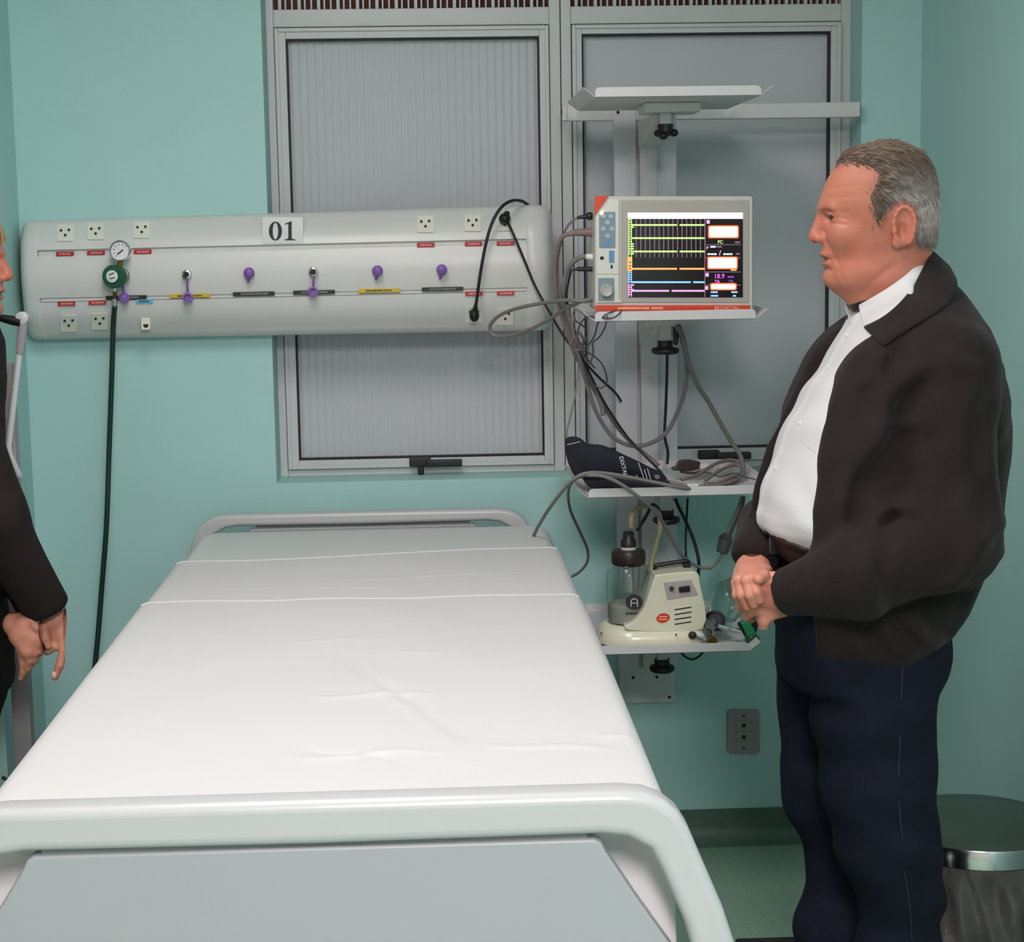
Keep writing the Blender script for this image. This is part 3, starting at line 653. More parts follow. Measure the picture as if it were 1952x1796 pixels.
for y0, gaps, m in ((429, (1293,), 'scr_green'), (454, (), 'scr_green'), (479.5, (1293,), 'scr_green'), (512.5, (1293,), 'scr_orange'), (538, (1319,), 'scr_blue'), (554.5, (1278,), 'scr_pink')):
    xs = [1205] + [v for g_ in gaps for v in (g_ - 2.5, g_ + 2.5)] + [1343]
    for i in range(0, len(xs), 2): el(xs[i], y0 - 1.6, xs[i + 1], y0 + 1.6, m, 0.0009)
def ticks(y0, y1, m, x=1197.5, wide=True):
    mb = MB(); y = y0
    mb.prism([at(p_, r_, SY - 0.0007) for p_, r_ in rect(x, y0, x + 1.6, y1)], (0, 0.0003, 0)); mb.prism([at(p_, r_, SY - 0.0007) for p_, r_ in rect(x + 5.5, y0, x + 7, y1)], (0, 0.0003, 0))
    while y < y1 - 3:
        mb.prism([at(p_, r_, SY - 0.0008) for p_, r_ in rect(x + 1, y, x + 5, y + 2.2)], (0, 0.0003, 0))
        if random.random() < .45: mb.prism([at(p_, r_, SY - 0.0008) for p_, r_ in rect(x + 7, y, x + 11, y + 2.6)], (0, 0.0003, 0))
        y += 4.6
    mb.build('screen_scale', M[m], scr)
ticks(418, 490, 'scr_green'); ticks(518, 540, 'scr_blue'); ticks(542, 566, 'scr_pink')
el(1196.5, 490, 1205, 517, 'scr_orange', nm='screen_block')
for y in (500, 507, 512): el(1199, y - 1, 1203, y + 1, 'scr_black', 0.001, 'screen_block')
for y0, y1 in ((418, 464), (469, 489), (493.5, 516.5), (520, 541), (545, 566)):
    f = slab('screen_field', rrect(1345, y0, 1413, y1, 2.5, 3), SY - 0.0005, 0.0003, M['scr_panel'], scr)
el(1343, 418, 1344.4, 566, 'scr_grid')
for y in (466, 491, 518, 543): el(1345, y, 1412, y + 1.2, 'scr_grid')
for x0, y0, x1, y1 in ((1352, 432, 1406, 452), (1350.5, 491.5, 1404, 511), (1356, 542, 1402, 551)):
    slab('screen_alarm_rim', rrect(x0 - 2.5, y0 - 2.5, x1 + 2.5, y1 + 2.5, 3, 3), SY - 0.0008, 0.0003, M['scr_boxrim'], scr)
    slab('screen_alarm_box', rrect(x0, y0, x1, y1, 2.5, 3), SY - 0.0011, 0.0003, M['scr_box'], scr)
for x, y in ((1350, 423), (1348, 524), (1347, 549)): el(x - 3, y - 3.4, x + 3, y + 3.4, 'scr_pink', 0.0009, 'screen_icon')
text('screen_text', 'P', 1348.5, 473, 6, SY - 0.001, M['scr_pink'], scr, bold=0.0)
text('screen_text', 'FC', 1373, 461.5, 6, SY - 0.001, M['scr_green'], scr, bold=0.02)
text('screen_text', '/', 1372.5, 482.5, 9, SY - 0.001, M['scr_pink'], scr, bold=0.02)
text('screen_text', '18.9', 1371, 527, 8.5, SY - 0.001, M['scr_mag'], scr, bold=0.0)
text('screen_text', 'TA', 1367, 537, 5.5, SY - 0.001, M['scr_mag'], scr, bold=0.02)
text('screen_text', 'TB', 1393, 537, 5.5, SY - 0.001, M['scr_violet'], scr, bold=0.02)
for x0, x1, y, m in ((1349, 1354, 484.5, 'scr_pale'), (1355, 1360, 484.5, 'scr_pale'), (1361, 1366, 484.5, 'scr_pale'), (1379, 1384, 484.5, 'scr_pale'), (1385, 1390, 484.5, 'scr_pale'), (1391, 1396, 484.5, 'scr_pale'), (1403, 1410, 484, 'scr_grid'),
                     (1354, 1364, 470.5, 'scr_pale'), (1365, 1376, 470.5, 'scr_grid'), (1401, 1411, 462, 'scr_grid'), (1393, 1404, 514.5, 'scr_orange'), (1387, 1399, 528, 'scr_violet'),
                     (1355, 1368, 557, 'scr_blue'), (1394, 1406, 557, 'scr_blue'), (1355, 1369, 564, 'scr_blue'), (1397, 1403, 564, 'scr_blue')):
    el(x0, y - 1.5, x1, y + 1.5, m, 0.001)
# connectors on the monitor's left side
MB().sphere(at(1124, 412, MY + 0.06), (0.0105, 0.0085, 0.009)).cyl(at(1100, 415, MY + 0.06), at(1124, 412, MY + 0.06), 0.0035, 0.006).build('ecg_plug', M['black'], pm, smooth=True)
MB().cyl(at(1135, 443, MY + 0.07), at(1097, 443, MY + 0.07), 0.0105, 0.008, 16).cyl(at(1097, 443, MY + 0.07), at(1086, 446, MY + 0.07), 0.008, 0.0055, 16).build('hose_plug', M['cab_taupe'], pm, smooth=True)
MB().cyl(at(1135, 491, MY + 0.06), at(1117, 489, MY + 0.06), 0.008, 0.0065, 16).build('clear_plug', M['socket'], pm, smooth=True)
MB().cyl(at(1135, 513, MY + 0.06), at(1101, 513, MY + 0.06), 0.0058, 0.0050, 14).cyl(at(1101, 513, MY + 0.06), at(1088, 515, MY + 0.06), 0.004, 0.002, 12).build('probe_plug', M['black'], pm, smooth=True)

# ------------------------------------------------------------------ cables
G1 = 'monitor cables'
cable('ecg_cable', [(1103, 415, -0.515), (1092, 420, -0.51), (1080, 434, -0.5), (1070, 460, -0.48), (1063, 500, -0.46), (1066, 548, -0.45), (1078, 590, -0.44), (1092, 630, -0.42), (1102, 668, -0.4), (1112, 700, -0.38)], 0.0028, M['cab_grey'], 'thin grey cable from the black round plug at monitor top left', group=G1)
cable('pressure_hose', [(1088, 446, -0.505), (1074, 450, -0.5), (1064, 468, -0.49), (1058, 505, -0.47), (1060, 550, -0.45), (1070, 600, -0.42), (1083, 640, -0.40), (1096, 675, -0.38), (1112, 704, -0.36), (1130, 738, -0.34), (1152, 776, -0.32), (1178, 815, -0.30), (1206, 846, -0.28), (1232, 868, -0.27), (1256, 888, -0.28)], 0.0050, M['cab_taupe'], 'thick taupe hose from the wide plug on the monitor left side', group=G1)
cable('sensor_cable', [(1119, 489, -0.515), (1106, 491, -0.51), (1092, 500, -0.5), (1080, 520, -0.48), (1074, 555, -0.46), (1078, 600, -0.42), (1090, 645, -0.4), (1108, 690, -0.37), (1130, 730, -0.34), (1146, 770, -0.33), (1150, 792, -0.33)], 0.0058, M['cab_grey'], 'thick grey cable from the clear plug on monitor left side', group=G1)
cable('probe_cable', [(1089, 515, -0.515), (1084, 535, -0.5), (1080, 565, -0.48), (1086, 600, -0.45), (1098, 640, -0.42), (1110, 680, -0.4), (1136, 736, -0.36), (1160, 780, -0.34), (1200, 838, -0.33), (1240, 880, -0.36), (1262, 902, -0.40)], 0.0026, M['cab_black'], 'thin black cable running from the black slim plug to the middle shelf', group=G1)
cable('lead_loop_cable', [(1134, 571, -0.51), (1110, 574, -0.52), (1085, 572, -0.5), (1040, 577, -0.42), (985, 588, -0.32), (950, 603, -0.25), (934, 622, -0.22), (940, 638, -0.22), (965, 641, -0.24), (1005, 630, -0.3), (1045, 610, -0.38), (1075, 590, -0.44), (1105, 576, -0.5), (1134, 568, -0.52)], 0.0045, M['cab_grey'], 'grey cable loop hanging left of monitor over the white wall panel', group=G1)
cable('bundle_cable', [(1082, 580, -0.47), (1086, 610, -0.45), (1096, 650, -0.42), (1107, 690, -0.4), (1118, 730, -0.36), (1132, 775, -0.34), (1150, 810, -0.32), (1172, 836, -0.31), (1205, 850, -0.30), (1240, 845, -0.29), (1270, 825, -0.28), (1292, 785, -0.28), (1306, 740, -0.3), (1309, 690, -0.34), (1298, 640, -0.42), (1291, 622, -0.47)], 0.0052, M['cab_grey'], 'grey hose sagging in a deep curve below the monitor shelf', group=G1)
cable('shelf_drop_hose', [(1294, 622, -0.46), (1304, 650, -0.42), (1312, 690, -0.38), (1330, 735, -0.36), (1350, 765, -0.34), (1372, 805, -0.34), (1396, 845, -0.34), (1411, 868, -0.35), (1416, 895, -0.37), (1405, 914, -0.42), (1380, 922, -0.46), (1345, 924, -0.5)], 0.0058, M['hose_grey'], 'grey hose dropping from monitor shelf to the right end of the cuff shelf', group=G1)
cable('power_lead', [(1272, 668, -0.30), (1271, 720, -0.25), (1269, 780, -0.2), (1267, 830, -0.2), (1273, 860, -0.22), (1272, 884, -0.24)], 0.0036, M['cab_black'], 'black power lead hanging straight down in front of the column', group=G1)
MB_ = MB().cyl(at(1289, 624, -0.42), at(1288, 650, -0.42), 0.008, 0.006, 14).sphere(at(1288, 652, -0.42), (0.0062, 0.0062, 0.008)).build('black_connector', M['black'], None, smooth=True); tag(MB_, 'black connector hanging under the right of the monitor shelf', 'connector')
cable('clip_cable', [(1105, 672, -0.40), (1102, 700, -0.40), (1098, 745, -0.41), (1088, 790, -0.42), (1081, 820, -0.43), (1080, 845, -0.44)], 0.0022, M['cab_grey'], 'thin grey wire running down to the dark cuff left end', group=G1)
wires = [[(1092, 596, -0.5), (1098, 612, -0.5), (1112, 622, -0.49), (1119, 636, -0.48), (1113, 655, -0.47), (1110, 672, -0.46), (1124, 690, -0.44), (1134, 702, -0.43)],
         [(1186, 592, -0.586), (1176, 602, -0.6), (1163, 607, -0.6), (1140, 606, -0.58), (1120, 604, -0.54), (1106, 618, -0.5), (1100, 640, -0.48), (1108, 656, -0.47), (1116, 648, -0.46)],
         [(1174, 592, -0.586), (1155, 600, -0.6), (1140, 616, -0.56), (1134, 638, -0.5), (1124, 655, -0.47), (1112, 665, -0.46)],
         [(1158, 603, -0.6), (1153, 624, -0.55), (1143, 642, -0.5), (1130, 654, -0.48), (1131, 672, -0.46), (1125, 694, -0.44)],
         [(1110, 668, -0.45), (1128, 676, -0.44), (1146, 692, -0.42), (1155, 712, -0.4), (1156, 730, -0.38), (1146, 740, -0.38), (1132, 733, -0.38), (1124, 718, -0.4)]]
lbl = ['dark lead wire kinked down the left of the monitor shelf', 'dark lead wire looping over the monitor shelf front left corner', 'dark lead wire from monitor foot curving left under the shelf', 'dark lead wire hanging in front of the column side below monitor', 'dark lead wire in a small loop beside the column']
for w_, l_ in zip(wires, lbl): cable('lead_wire', w_, 0.0019, M['cab_dark'], l_, 'wire', group='electrode lead wires')
cable('tangle_cable', [(1088, 606, -0.47), (1094, 640, -0.46), (1088, 655, -0.45), (1094, 668, -0.44), (1108, 664, -0.44), (1112, 648, -0.45), (1104, 634, -0.46), (1098, 645, -0.46), (1106, 662, -0.45), (1118, 690, -0.43)], 0.0032, M['cab_taupe'], 'taupe cable coiled tightly in the tangle left below the monitor', group=G1)

# ------------------------------------------------------------------ things on the middle shelf
def ztray(k): return TRAYS[k][2]
ZM = ztray('mid')
cu = thing('pressure_cuff', 'dark navy blood pressure cuff lying folded on the middle shelf', 'cuff', at(1170, 930, -0.5))
outl = [(1077, 845), (1079, 836), (1088, 832), (1100, 833), (1110, 838), (1118, 845), (1130, 847), (1146, 848), (1165, 855), (1186, 865), (1210, 876), (1236, 889), (1260, 900), (1270, 910), (1273, 919), (1262, 921), (1240, 918), (1205, 918), (1170, 917), (1135, 916), (1110, 912), (1096, 908), (1086, 890), (1079, 868)]
G = []
for k, (dy, s_) in enumerate(((0.0, 0.86), (0.006, 0.97), (0.02, 1.0), (0.045, 0.97), (0.06, 0.8))):
    cxp, cyp = 1165, 905
    G.append([at(cxp + (x - cxp) * s_, cyp + (yy - cyp) * s_, -0.52 + dy + 0.004 * math.sin(x / 40)) for x, yy in catmull(np.array(outl + [outl[0]]), 3)[:-1]])
V, F = quadstrip(np.array(G), True); n = len(G[0]); F.append(list(range(n))[::-1]); F.append(list(range(4 * n, 5 * n)))
cb = mesh_obj('cuff_body', V, F, M['navy'], cu, smooth=True, sharp=80)
mbx = MB().prism([at(x, y, -0.55) for x, y in ((1112, 918), (1280, 918), (1262, 934), (1128, 933))], (0, 0.12, 0)).build('cuff_fold', M['navy'], cu, bevel=0.006)
text('cuff_lettering', 'DIXTAL', 1188, 889, 7.6, -0.527, M['cuff_t'], cb, rot=math.radians(-77), bold=0.02, sx=1.05)
mb = MB()
for x0, y0, x1, y1 in ((1217, 882, 1227, 911), (1228, 895, 1234, 914), (1234, 893, 1241, 916), (1213, 906, 1216, 911)):
    mb.tube([at(x0, y0, -0.527), at(x1, y1, -0.527)], 0.0011, 6, 0)
mb.build('cuff_print', M['cuff_t'], cb)
slab('cuff_patch', [(1246, 906), (1256, 905), (1259, 912), (1250, 914)], -0.527, 0.002, M['cab_taupe'], cb)
mb = MB().tube([at(1081, 848, -0.523), at(1094, 845, -0.524), (at(1106, 842, -0.523))], 0.0008, 6); mb.build('cuff_stitching', M['cuff_t'], cb)
GC = 'cables draped over the middle shelf'
cable('cuff_hose', [(1345, 934, -0.55), (1300, 930, -0.6), (1250, 920, -0.605), (1200, 910, -0.61), (1150, 902, -0.61), (1115, 903, -0.61), (1090, 917, -0.6), (1065, 945, -0.55), (1040, 980, -0.45), (1018, 1020, -0.35), (1005, 1060, -0.3)], 0.0042, M['cab_grey'], 'grey hose arching off the middle shelf left towards the bed head', 'hose', GC)
cable('draped_cable', [(1270, 925, -0.58), (1200, 914, -0.61), (1150, 907, -0.615), (1110, 908, -0.61), (1090, 920, -0.6), (1083, 942, -0.58), (1088, 975, -0.5), (1106, 1015, -0.45), (1120, 1048, -0.42), (1119, 1072, -0.42), (1105, 1090, -0.42), (1085, 1102, -0.42)], 0.0032, M['cab_dark'], 'dark cable looping down from the shelf corner beside the bed', 'cable', GC)
cable('sagging_cable', [(1120, 906, -0.615), (1150, 908, -0.62), (1182, 922, -0.62), (1215, 946, -0.61), (1245, 972, -0.58), (1266, 1000, -0.54), (1285, 1036, -0.5), (1303, 1062, -0.47), (1330, 1080, -0.45), (1356, 1082, -0.45), (1371, 1066, -0.45), (1382, 1048, -0.45)], 0.0042, M['cab_grey'], 'grey cable sagging below the shelf to an inline connector', 'cable', GC)
cn = thing('inline_connector', 'grey inline connector on twin cables hanging left of the man', 'connector', at(1385, 1040, -0.45))
MB().cyl(at(1376, 1054, -0.45), at(1384, 1026, -0.45), 0.014, 0.017, 20).cyl(at(1384, 1026, -0.45), at(1387, 1018, -0.45), 0.017, 0.009, 20).build('connector_body', M['cab_dark'], cn, smooth=True, bevel=0.003)
MB().tube([at(1385, 1022, -0.452), at(1394, 995, -0.45), at(1408, 965, -0.47), at(1414, 948, -0.5)], 0.0035, 8).build('connector_lead', M['cab_grey'], cn, smooth=True)
MB().tube([at(1391, 1022, -0.445), at(1402, 995, -0.45), at(1415, 965, -0.47), at(1418, 948, -0.5)], 0.0035, 8).build('connector_lead', M['cab_dark'], cn, smooth=True)
co = [(1300, 914, -0.50), (1330, 905, -0.46), (1350, 892, -0.42), (1375, 880, -0.36), (1400, 878, -0.33), (1415, 890, -0.34), (1412, 903, -0.38), (1392, 912, -0.44), (1366, 922, -0.5), (1350, 926, -0.52), (1345, 918, -0.5), (1358, 906, -0.46), (1378, 894, -0.4), (1402, 886, -0.36), (1418, 896, -0.37), (1414, 908, -0.41), (1388, 920, -0.48), (1352, 928, -0.53), (1310, 926, -0.54), (1270, 918, -0.53)]
cable('coiled_cable', co, 0.0045, M['cab_taupe'], 'taupe cable coiled at the right of the middle shelf', 'cable', GC)
cable('loose_wire', [(1340, 900, -0.44), (1360, 903, -0.44), (1373, 909, -0.46), (1400, 902, -0.45), (1420, 909, -0.48), (1440, 914, -0.5)], 0.0018, M['cab_dark'], 'thin dark wire lying across the coiled cable', 'wire', GC)
fc_ = thing('finger_sensor', 'black clip sensor lying on the shelf under the window handle', 'sensor', at(1310, 898, -0.36))
MB().prism([at(x, y, -0.37) for x, y in ((1281, 894), (1291, 891), (1293, 884), (1299, 879), (1318, 878), (1336, 882), (1333, 894), (1318, 899), (1296, 898), (1282, 897))], (0, 0.03, 0)).build('sensor_shell', M['brown'], fc_, bevel=0.004, smooth=True)
MB().tube([at(1296, 899, -0.372), at(1318, 902, -0.374), at(1340, 899, -0.372)], 0.0028, 8).build('sensor_jaw', M['black'], fc_, smooth=True)
for x, y, l in ((1343, 890, 'white folded pad left of the coil on the middle shelf'), (1384, 892, 'white folded pad inside the coiled cable on the middle shelf')):
    tag(MB().sphere(at(x, y, -0.3), (0.022, 0.03, 0.013)).build('gauze_pad', M['sheet'], None, smooth=True), l, 'pad', 'white pads on the middle shelf')
tag(MB().box(at(1311, 929, -0.56), at(1329, 920, -0.53)).build('cable_clip', M['socket'], None, bevel=0.003), 'small white clip on the front lip of the cuff shelf', 'clip')

# ------------------------------------------------------------------ suction machine on the lowest shelf
ZL = ztray('low')
AY = -0.50
asp = thing('suction_machine', 'cream electric suction machine with glass jar on the lowest shelf', 'suction machine', (at(1240, 1225, AY)[0], AY + 0.05, ZL))
# base: rounded foot plan
bx0, bx1 = at(1138, 1215, AY)[0], at(1342, 1215, AY)[0]
def stadium(x0, x1, y0, y1, r0, n=8):
    out = []
    for cxx, cyy, a0 in ((x1 - 0.02, y0 + 0.02, -90), (x1 - 0.02, y1 - 0.02, 0)):
        out += [(cxx + 0.02 * math.cos(math.radians(a0 + 90 * k / n)), cyy + 0.02 * math.sin(math.radians(a0 + 90 * k / n))) for k in range(n + 1)]
    ry = (y1 - y0) / 2
    out += [(x0 + r0 + r0 * math.cos(t), (y0 + y1) / 2 + ry * math.sin(t)) for t in np.linspace(PI / 2, 3 * PI / 2, 2 * n + 1)]
    return out
by0, by1 = AY - 0.055, AY + 0.125
zb0, zb1 = ZL + 0.002, ZL + 0.047
layers = []
for z, g_ in ((zb0, -0.002), (zb0 + 0.004, 0.0), (zb0 + 0.024, -0.003), (zb0 + 0.036, -0.010), (zb1, -0.020)):
    layers.append([(x, y, z) for x, y in stadium(bx0 - g_, bx1 + g_, by0 - g_, by1 + g_, 0.08)])
V, F = quadstrip(np.array(layers), True); n = len(layers[0]); F.append(list(range(n))[::-1]); F.append(list(range(len(V) - n, len(V))))
bs = mesh_obj('base', V, F, M['cream'], asp, smooth=True, sharp=55)
G = np.array([[(x, y, z) for x, y in stadium(bx0 - 0.001, bx1 + 0.001, by0 - 0.001, by1 + 0.001, 0.08)] for z in (ZL + 0.0005, ZL + 0.0045)])
V, F = quadstrip(G, True); mesh_obj('base_gasket', V, F, M['brown'], asp)
cov = [(1247, 1103), (1254, 1096), (1300, 1091), (1322, 1090), (1331, 1095), (1334, 1110), (1339, 1200), (1215, 1203), (1190, 1196), (1206, 1186), (1219, 1172), (1229, 1155), (1237, 1132), (1243, 1112)]
slab('motor_cover', [tuple(p) for p in catmull(np.array(cov + [cov[0]], float), 4)[:-1]], AY - 0.045, 0.15, M['cream'], asp, bevel=0.012, seg=4)
pn = slab('control_panel', [(1265, 1111), (1318, 1105), (1331, 1134), (1272, 1143)], AY - 0.0475, 0.006, M['asp_panel'], asp, bevel=0.001)
slab('switch', [(1294, 1120), (1315, 1117), (1316, 1128), (1295, 1130)], AY - 0.053, 0.008, M['black'], pn, bevel=0.001)
MB().lathe([(0.0055, 0), (0.0055, 0.004), (0.004, 0.006)], at(1280, 1122, AY - 0.047), (0, -1, 0), 16).build('pilot_lamp', M['darksteel'], pn, smooth=True)
for i in range(4):
    y = 1159 + i * 9.3; slab('vent_slot', [(1286, y + 2.5), (1318, y - 2.5), (1318, y - 0.3), (1286, y + 4.8)], AY - 0.0456, 0.004, M['hole'], asp)
st_ = slab('orange_sticker', [(1264 + 12.8 * math.cos(t), 1178.5 + 9.2 * math.sin(t) - 0.12 * 12 * math.cos(t)) for t in T], AY - 0.0458, 0.003, M['orange'], asp)
for y in (1176, 1181): slab('sticker_print', rect(1256, y - 1.2, 1272, y + 1.0), AY - 0.0464, 0.001, M['orange_t'], st_)
for x, y in ((1146, 1208), (1289, 1211)): slab('rivet', [(x - 1.8, y - 2), (x + 1.8, y - 2), (x, y + 3)], AY - 0.06 + (0.05 if x < 1200 else 0), 0.004, M['hole'], asp)
MB().tube([at(1248, 1093, AY + 0.02), at(1250, 1079, AY + 0.02), at(1262, 1076, AY + 0.02), at(1305, 1070, AY + 0.02), at(1312, 1074, AY + 0.02), at(1312, 1090, AY + 0.02)], 0.005, 8, 3).build('handle', M['black'], asp, smooth=True)
slab('gauge_block', rrect(1304, 1074, 1316, 1092, 2), AY - 0.0, 0.03, M['black'], asp, bevel=0.002)
MB().box(at(1255, 1097, AY - 0.0), at(1305, 1084, AY + 0.06)).build('top_deck', M['asp_panel'], asp, bevel=0.003)
q = pxm(AY); jc = at(1199, 1187, AY + 0.03); q = pxm(AY + 0.03); zj = ZL + 0.026
H = lambda py: (1187 - py) * q
jo = [(30 * q, 0), (41 * q, 0.003), (43.5 * q, 0.012), (43.5 * q, H(1095)), (42 * q, H(1084)), (35 * q, H(1073)), (29.5 * q, H(1068)), (28.5 * q, H(1060))]
prof = jo + [(r_ - 0.0022, h_) for r_, h_ in jo[::-1][:-1]] + [(28 * q, 0.004)]
jar = MB().lathe(prof, jc, (0, 0, 1), 40).build('jar', M['glass'], asp, smooth=True, sharp=60)
MB().lathe([(38 * q, 0.006), (40.5 * q, 0.014), (40.5 * q, H(1150)), (37 * q, H(1146)), (10 * q, H(1145))], jc, (0, 0, 1), 32).build('jar_lower_shell', M['jar_in'], asp, smooth=True)
MB().cyl(jc + [0, 0, H(1125)], jc + [0, 0, H(1070)], 11 * q, 10 * q).build('float_tube', M['clear'], jar, smooth=True)
jl = MB().lathe([(28 * q, H(1072)), (32.5 * q, H(1069)), (33.5 * q, H(1062)), (33.5 * q, H(1050)), (31 * q, H(1043)), (20 * q, H(1041))], jc, (0, 0, 1), 36).build('jar_lid', M['brown'], asp, smooth=True, sharp=60)
MB().lathe([(15 * q, H(1042)), (15 * q, H(1036)), (14 * q, H(1035))], jc, (0, 0, 1), 24).build('lid_collar', M['socket'], jl, smooth=True)
MB().lathe([(15.5 * q, H(1036)), (15.5 * q, H(1025)), (11 * q, H(1018)), (11 * q, H(1009)), (8 * q, H(1006))], jc, (0, 0, 1), 20).build('lid_valve', M['brown'], jl, smooth=True, sharp=40)
ja = AY + 0.03 - 43.5 * q
lg = slab('jar_emblem', [(1209 + 16 * math.cos(t), 1148 + 14.5 * math.sin(t)) for t in T], ja - 0.001, 0.003, M['print'], jar)
mb = MB(); arc = [(1209 + 6.2 * math.cos(t), 1148 + 6.5 * math.sin(t)) for t in np.linspace(PI, 2 * PI, 12)]
mb.tube([at(x, y, ja - 0.0015) for x, y in [(1202.8, 1157)] + arc + [(1215.2, 1157)]], 0.001, 6, 0); mb.tube([at(1203, 1150, ja - 0.0015), at(1215, 1150, ja - 0.0015)], 0.0008, 6, 0)
mb.build('emblem_lines', M['gauge'], lg)
mb = MB()
for x in (1193, 1198, 1203, 1208, 1213, 1218): mb.prism([at(p_, r_, ja + 0.0005) for p_, r_ in rect(x, 1168, x + 3.4, 1172)], (0, 0.002, 0))
mb.build('jar_print', M['print'], jar)
cable('suction_tube', [(1203, 1006, AY + 0.03), (1203, 990, AY + 0.03), (1209, 975, AY + 0.04), (1222, 966, AY + 0.06), (1240, 966, AY + 0.08), (1256, 980, AY + 0.1), (1258, 1010, AY + 0.1), (1250, 1040, AY + 0.09), (1242, 1070, AY + 0.07), (1240, 1092, AY + 0.06)], 0.0062, M['tube_y'], 'yellowed suction tube arching from jar lid to the machine', 'tube')
cable('suction_tube', [(1214, 1012, AY + 0.03), (1222, 1000, AY + 0.03), (1234, 980, AY + 0.05), (1244, 962, AY + 0.08), (1256, 970, AY + 0.12)], 0.004, M['cab_black'], 'black tube from jar lid rising behind the middle shelf', 'tube')
GP = 'black leads below the middle shelf'
cable('power_lead', [(1288, 952, -0.35), (1293, 965, -0.34), (1310, 1000, -0.32), (1324, 1035, -0.32), (1332, 1070, -0.33), (1331, 1098, -0.36)], 0.0042, M['cab_black'], 'black lead curving down to the suction machine right end', 'lead', GP)
cable('power_lead', [(1311, 950, -0.32), (1309, 985, -0.3), (1307, 1030, -0.3), (1308, 1066, -0.32), (1309, 1080, -0.36)], 0.0028, M['cab_black'], 'thin black lead hanging straight behind the suction machine', 'lead', GP)
cable('power_lead', [(1296, 1240, -0.3), (1306, 1252, -0.3), (1320, 1257, -0.3), (1333, 1251, -0.3), (1342, 1240, -0.3)], 0.0028, M['cab_black'], 'black lead loop showing under the lowest shelf', 'lead', GP)

# small gas fittings right of the suction machine
fm = thing('vacuum_gauge', 'chrome vacuum gauge with dark ring lying beside suction machine', 'gauge', (at(1366, 1200, -0.5)[0], -0.5, ZL))
q = pxm(-0.5)
MB().lathe([(12 * q, 0), (20 * q, 0.002), (21 * q, 0.012), (20 * q, 0.02), (15.5 * q, 0.022), (15 * q, 0.017)], at(1364, 1185, -0.48), (-0.3, -0.9, 0.35), 30).build('gauge_ring', M['black'], fm, smooth=True)
MB().lathe([(12.5 * q, 0), (13.5 * q, 0.004), (13 * q, 0.018), (9 * q, 0.026), (8 * q, 0.02)], at(1357, 1189, -0.50), (-0.35, -0.9, 0.15), 24).build('gauge_boss', M['steel'], fm, smooth=True)
MB().cyl(at(1337, 1183, -0.5), at(1350, 1187, -0.5), 0.0045).cyl(at(1368, 1193, -0.51), at(1405, 1204, -0.51), 0.0055).cyl(at(1355, 1200, -0.5), at(1356, 1211, -0.5), 0.009).build('gauge_stem', M['chrome'], fm, smooth=True)
hj = thing('humidifier_bulb', 'clear plastic humidifier bulb lying behind the vacuum gauge', 'humidifier', (at(1392, 1200, -0.38)[0], -0.38, ZL))
MB().lathe([(10 * q, 0.0), (27 * q, 0.012), (34 * q, 0.035), (36 * q, 0.06), (30 * q, 0.085), (17 * q, 0.10), (12 * q, 0.106)], at(1374, 1184, -0.42), (0.35, 0.25, 0.75), 30).build('bulb', M['glass'], hj, smooth=True)
MB().lathe([(13 * q, 0), (14 * q, 0.014), (10 * q, 0.018)], at(1371, 1188, -0.425), (-0.35, -0.3, -0.55), 24).build('bulb_neck', M['clear'], hj, smooth=True)
vb = thing('valve_fitting', 'small chrome valve with brass knob at the front of the lowest shelf', 'valve', (at(1345, 1225, -0.56)[0], -0.56, ZL))
MB().lathe([(8 * q, 0), (11 * q, 0.004), (11 * q, 0.018), (9 * q, 0.022)], at(1352, 1222, -0.545), (0.25, -0.95, 0.1), 12).build('knob', M['brass'], vb, smooth=True, sharp=30)
MB().cyl(at(1325, 1214, -0.555), at(1346, 1222, -0.555), 0.005, 0.006).build('stem', M['chrome'], vb, smooth=True)
MB().sphere(at(1320, 1211, -0.555), (0.010, 0.011, 0.009)).build('end_cap', M['brown'], vb, smooth=True)
gf_ = thing('flowmeter', 'green oxygen flowmeter lying on right end of the lowest shelf', 'flowmeter', (at(1428, 1210, -0.52)[0], -0.52, ZL))
P = [(1412, 1188), (1428, 1181), (1442, 1208), (1426, 1217)]
slab('body', P, -0.54, 0.022, M['greenbright'], gf_, bevel=0.003)
slab('side_plate', [(1407, 1192), (1412, 1188), (1426, 1217), (1420, 1214)], -0.535, 0.02, M['black'], gf_, bevel=0.002)
slab('side_plate', [(1428, 1181), (1438, 1178), (1446, 1192), (1442, 1208)], -0.535, 0.02, M['black'], gf_, bevel=0.002)
MB().lathe([(12 * q, 0), (13.5 * q, 0.003), (13.5 * q, 0.014), (12 * q, 0.017)], at(1430, 1216, -0.525), (0.3, -0.75, -0.25), 18).build('knob', M['green'], gf_, smooth=True, sharp=30)
MB().cyl(at(1394, 1200, -0.53), at(1411, 1204, -0.53), 0.005).build('inlet', M['chrome'], gf_, smooth=True)

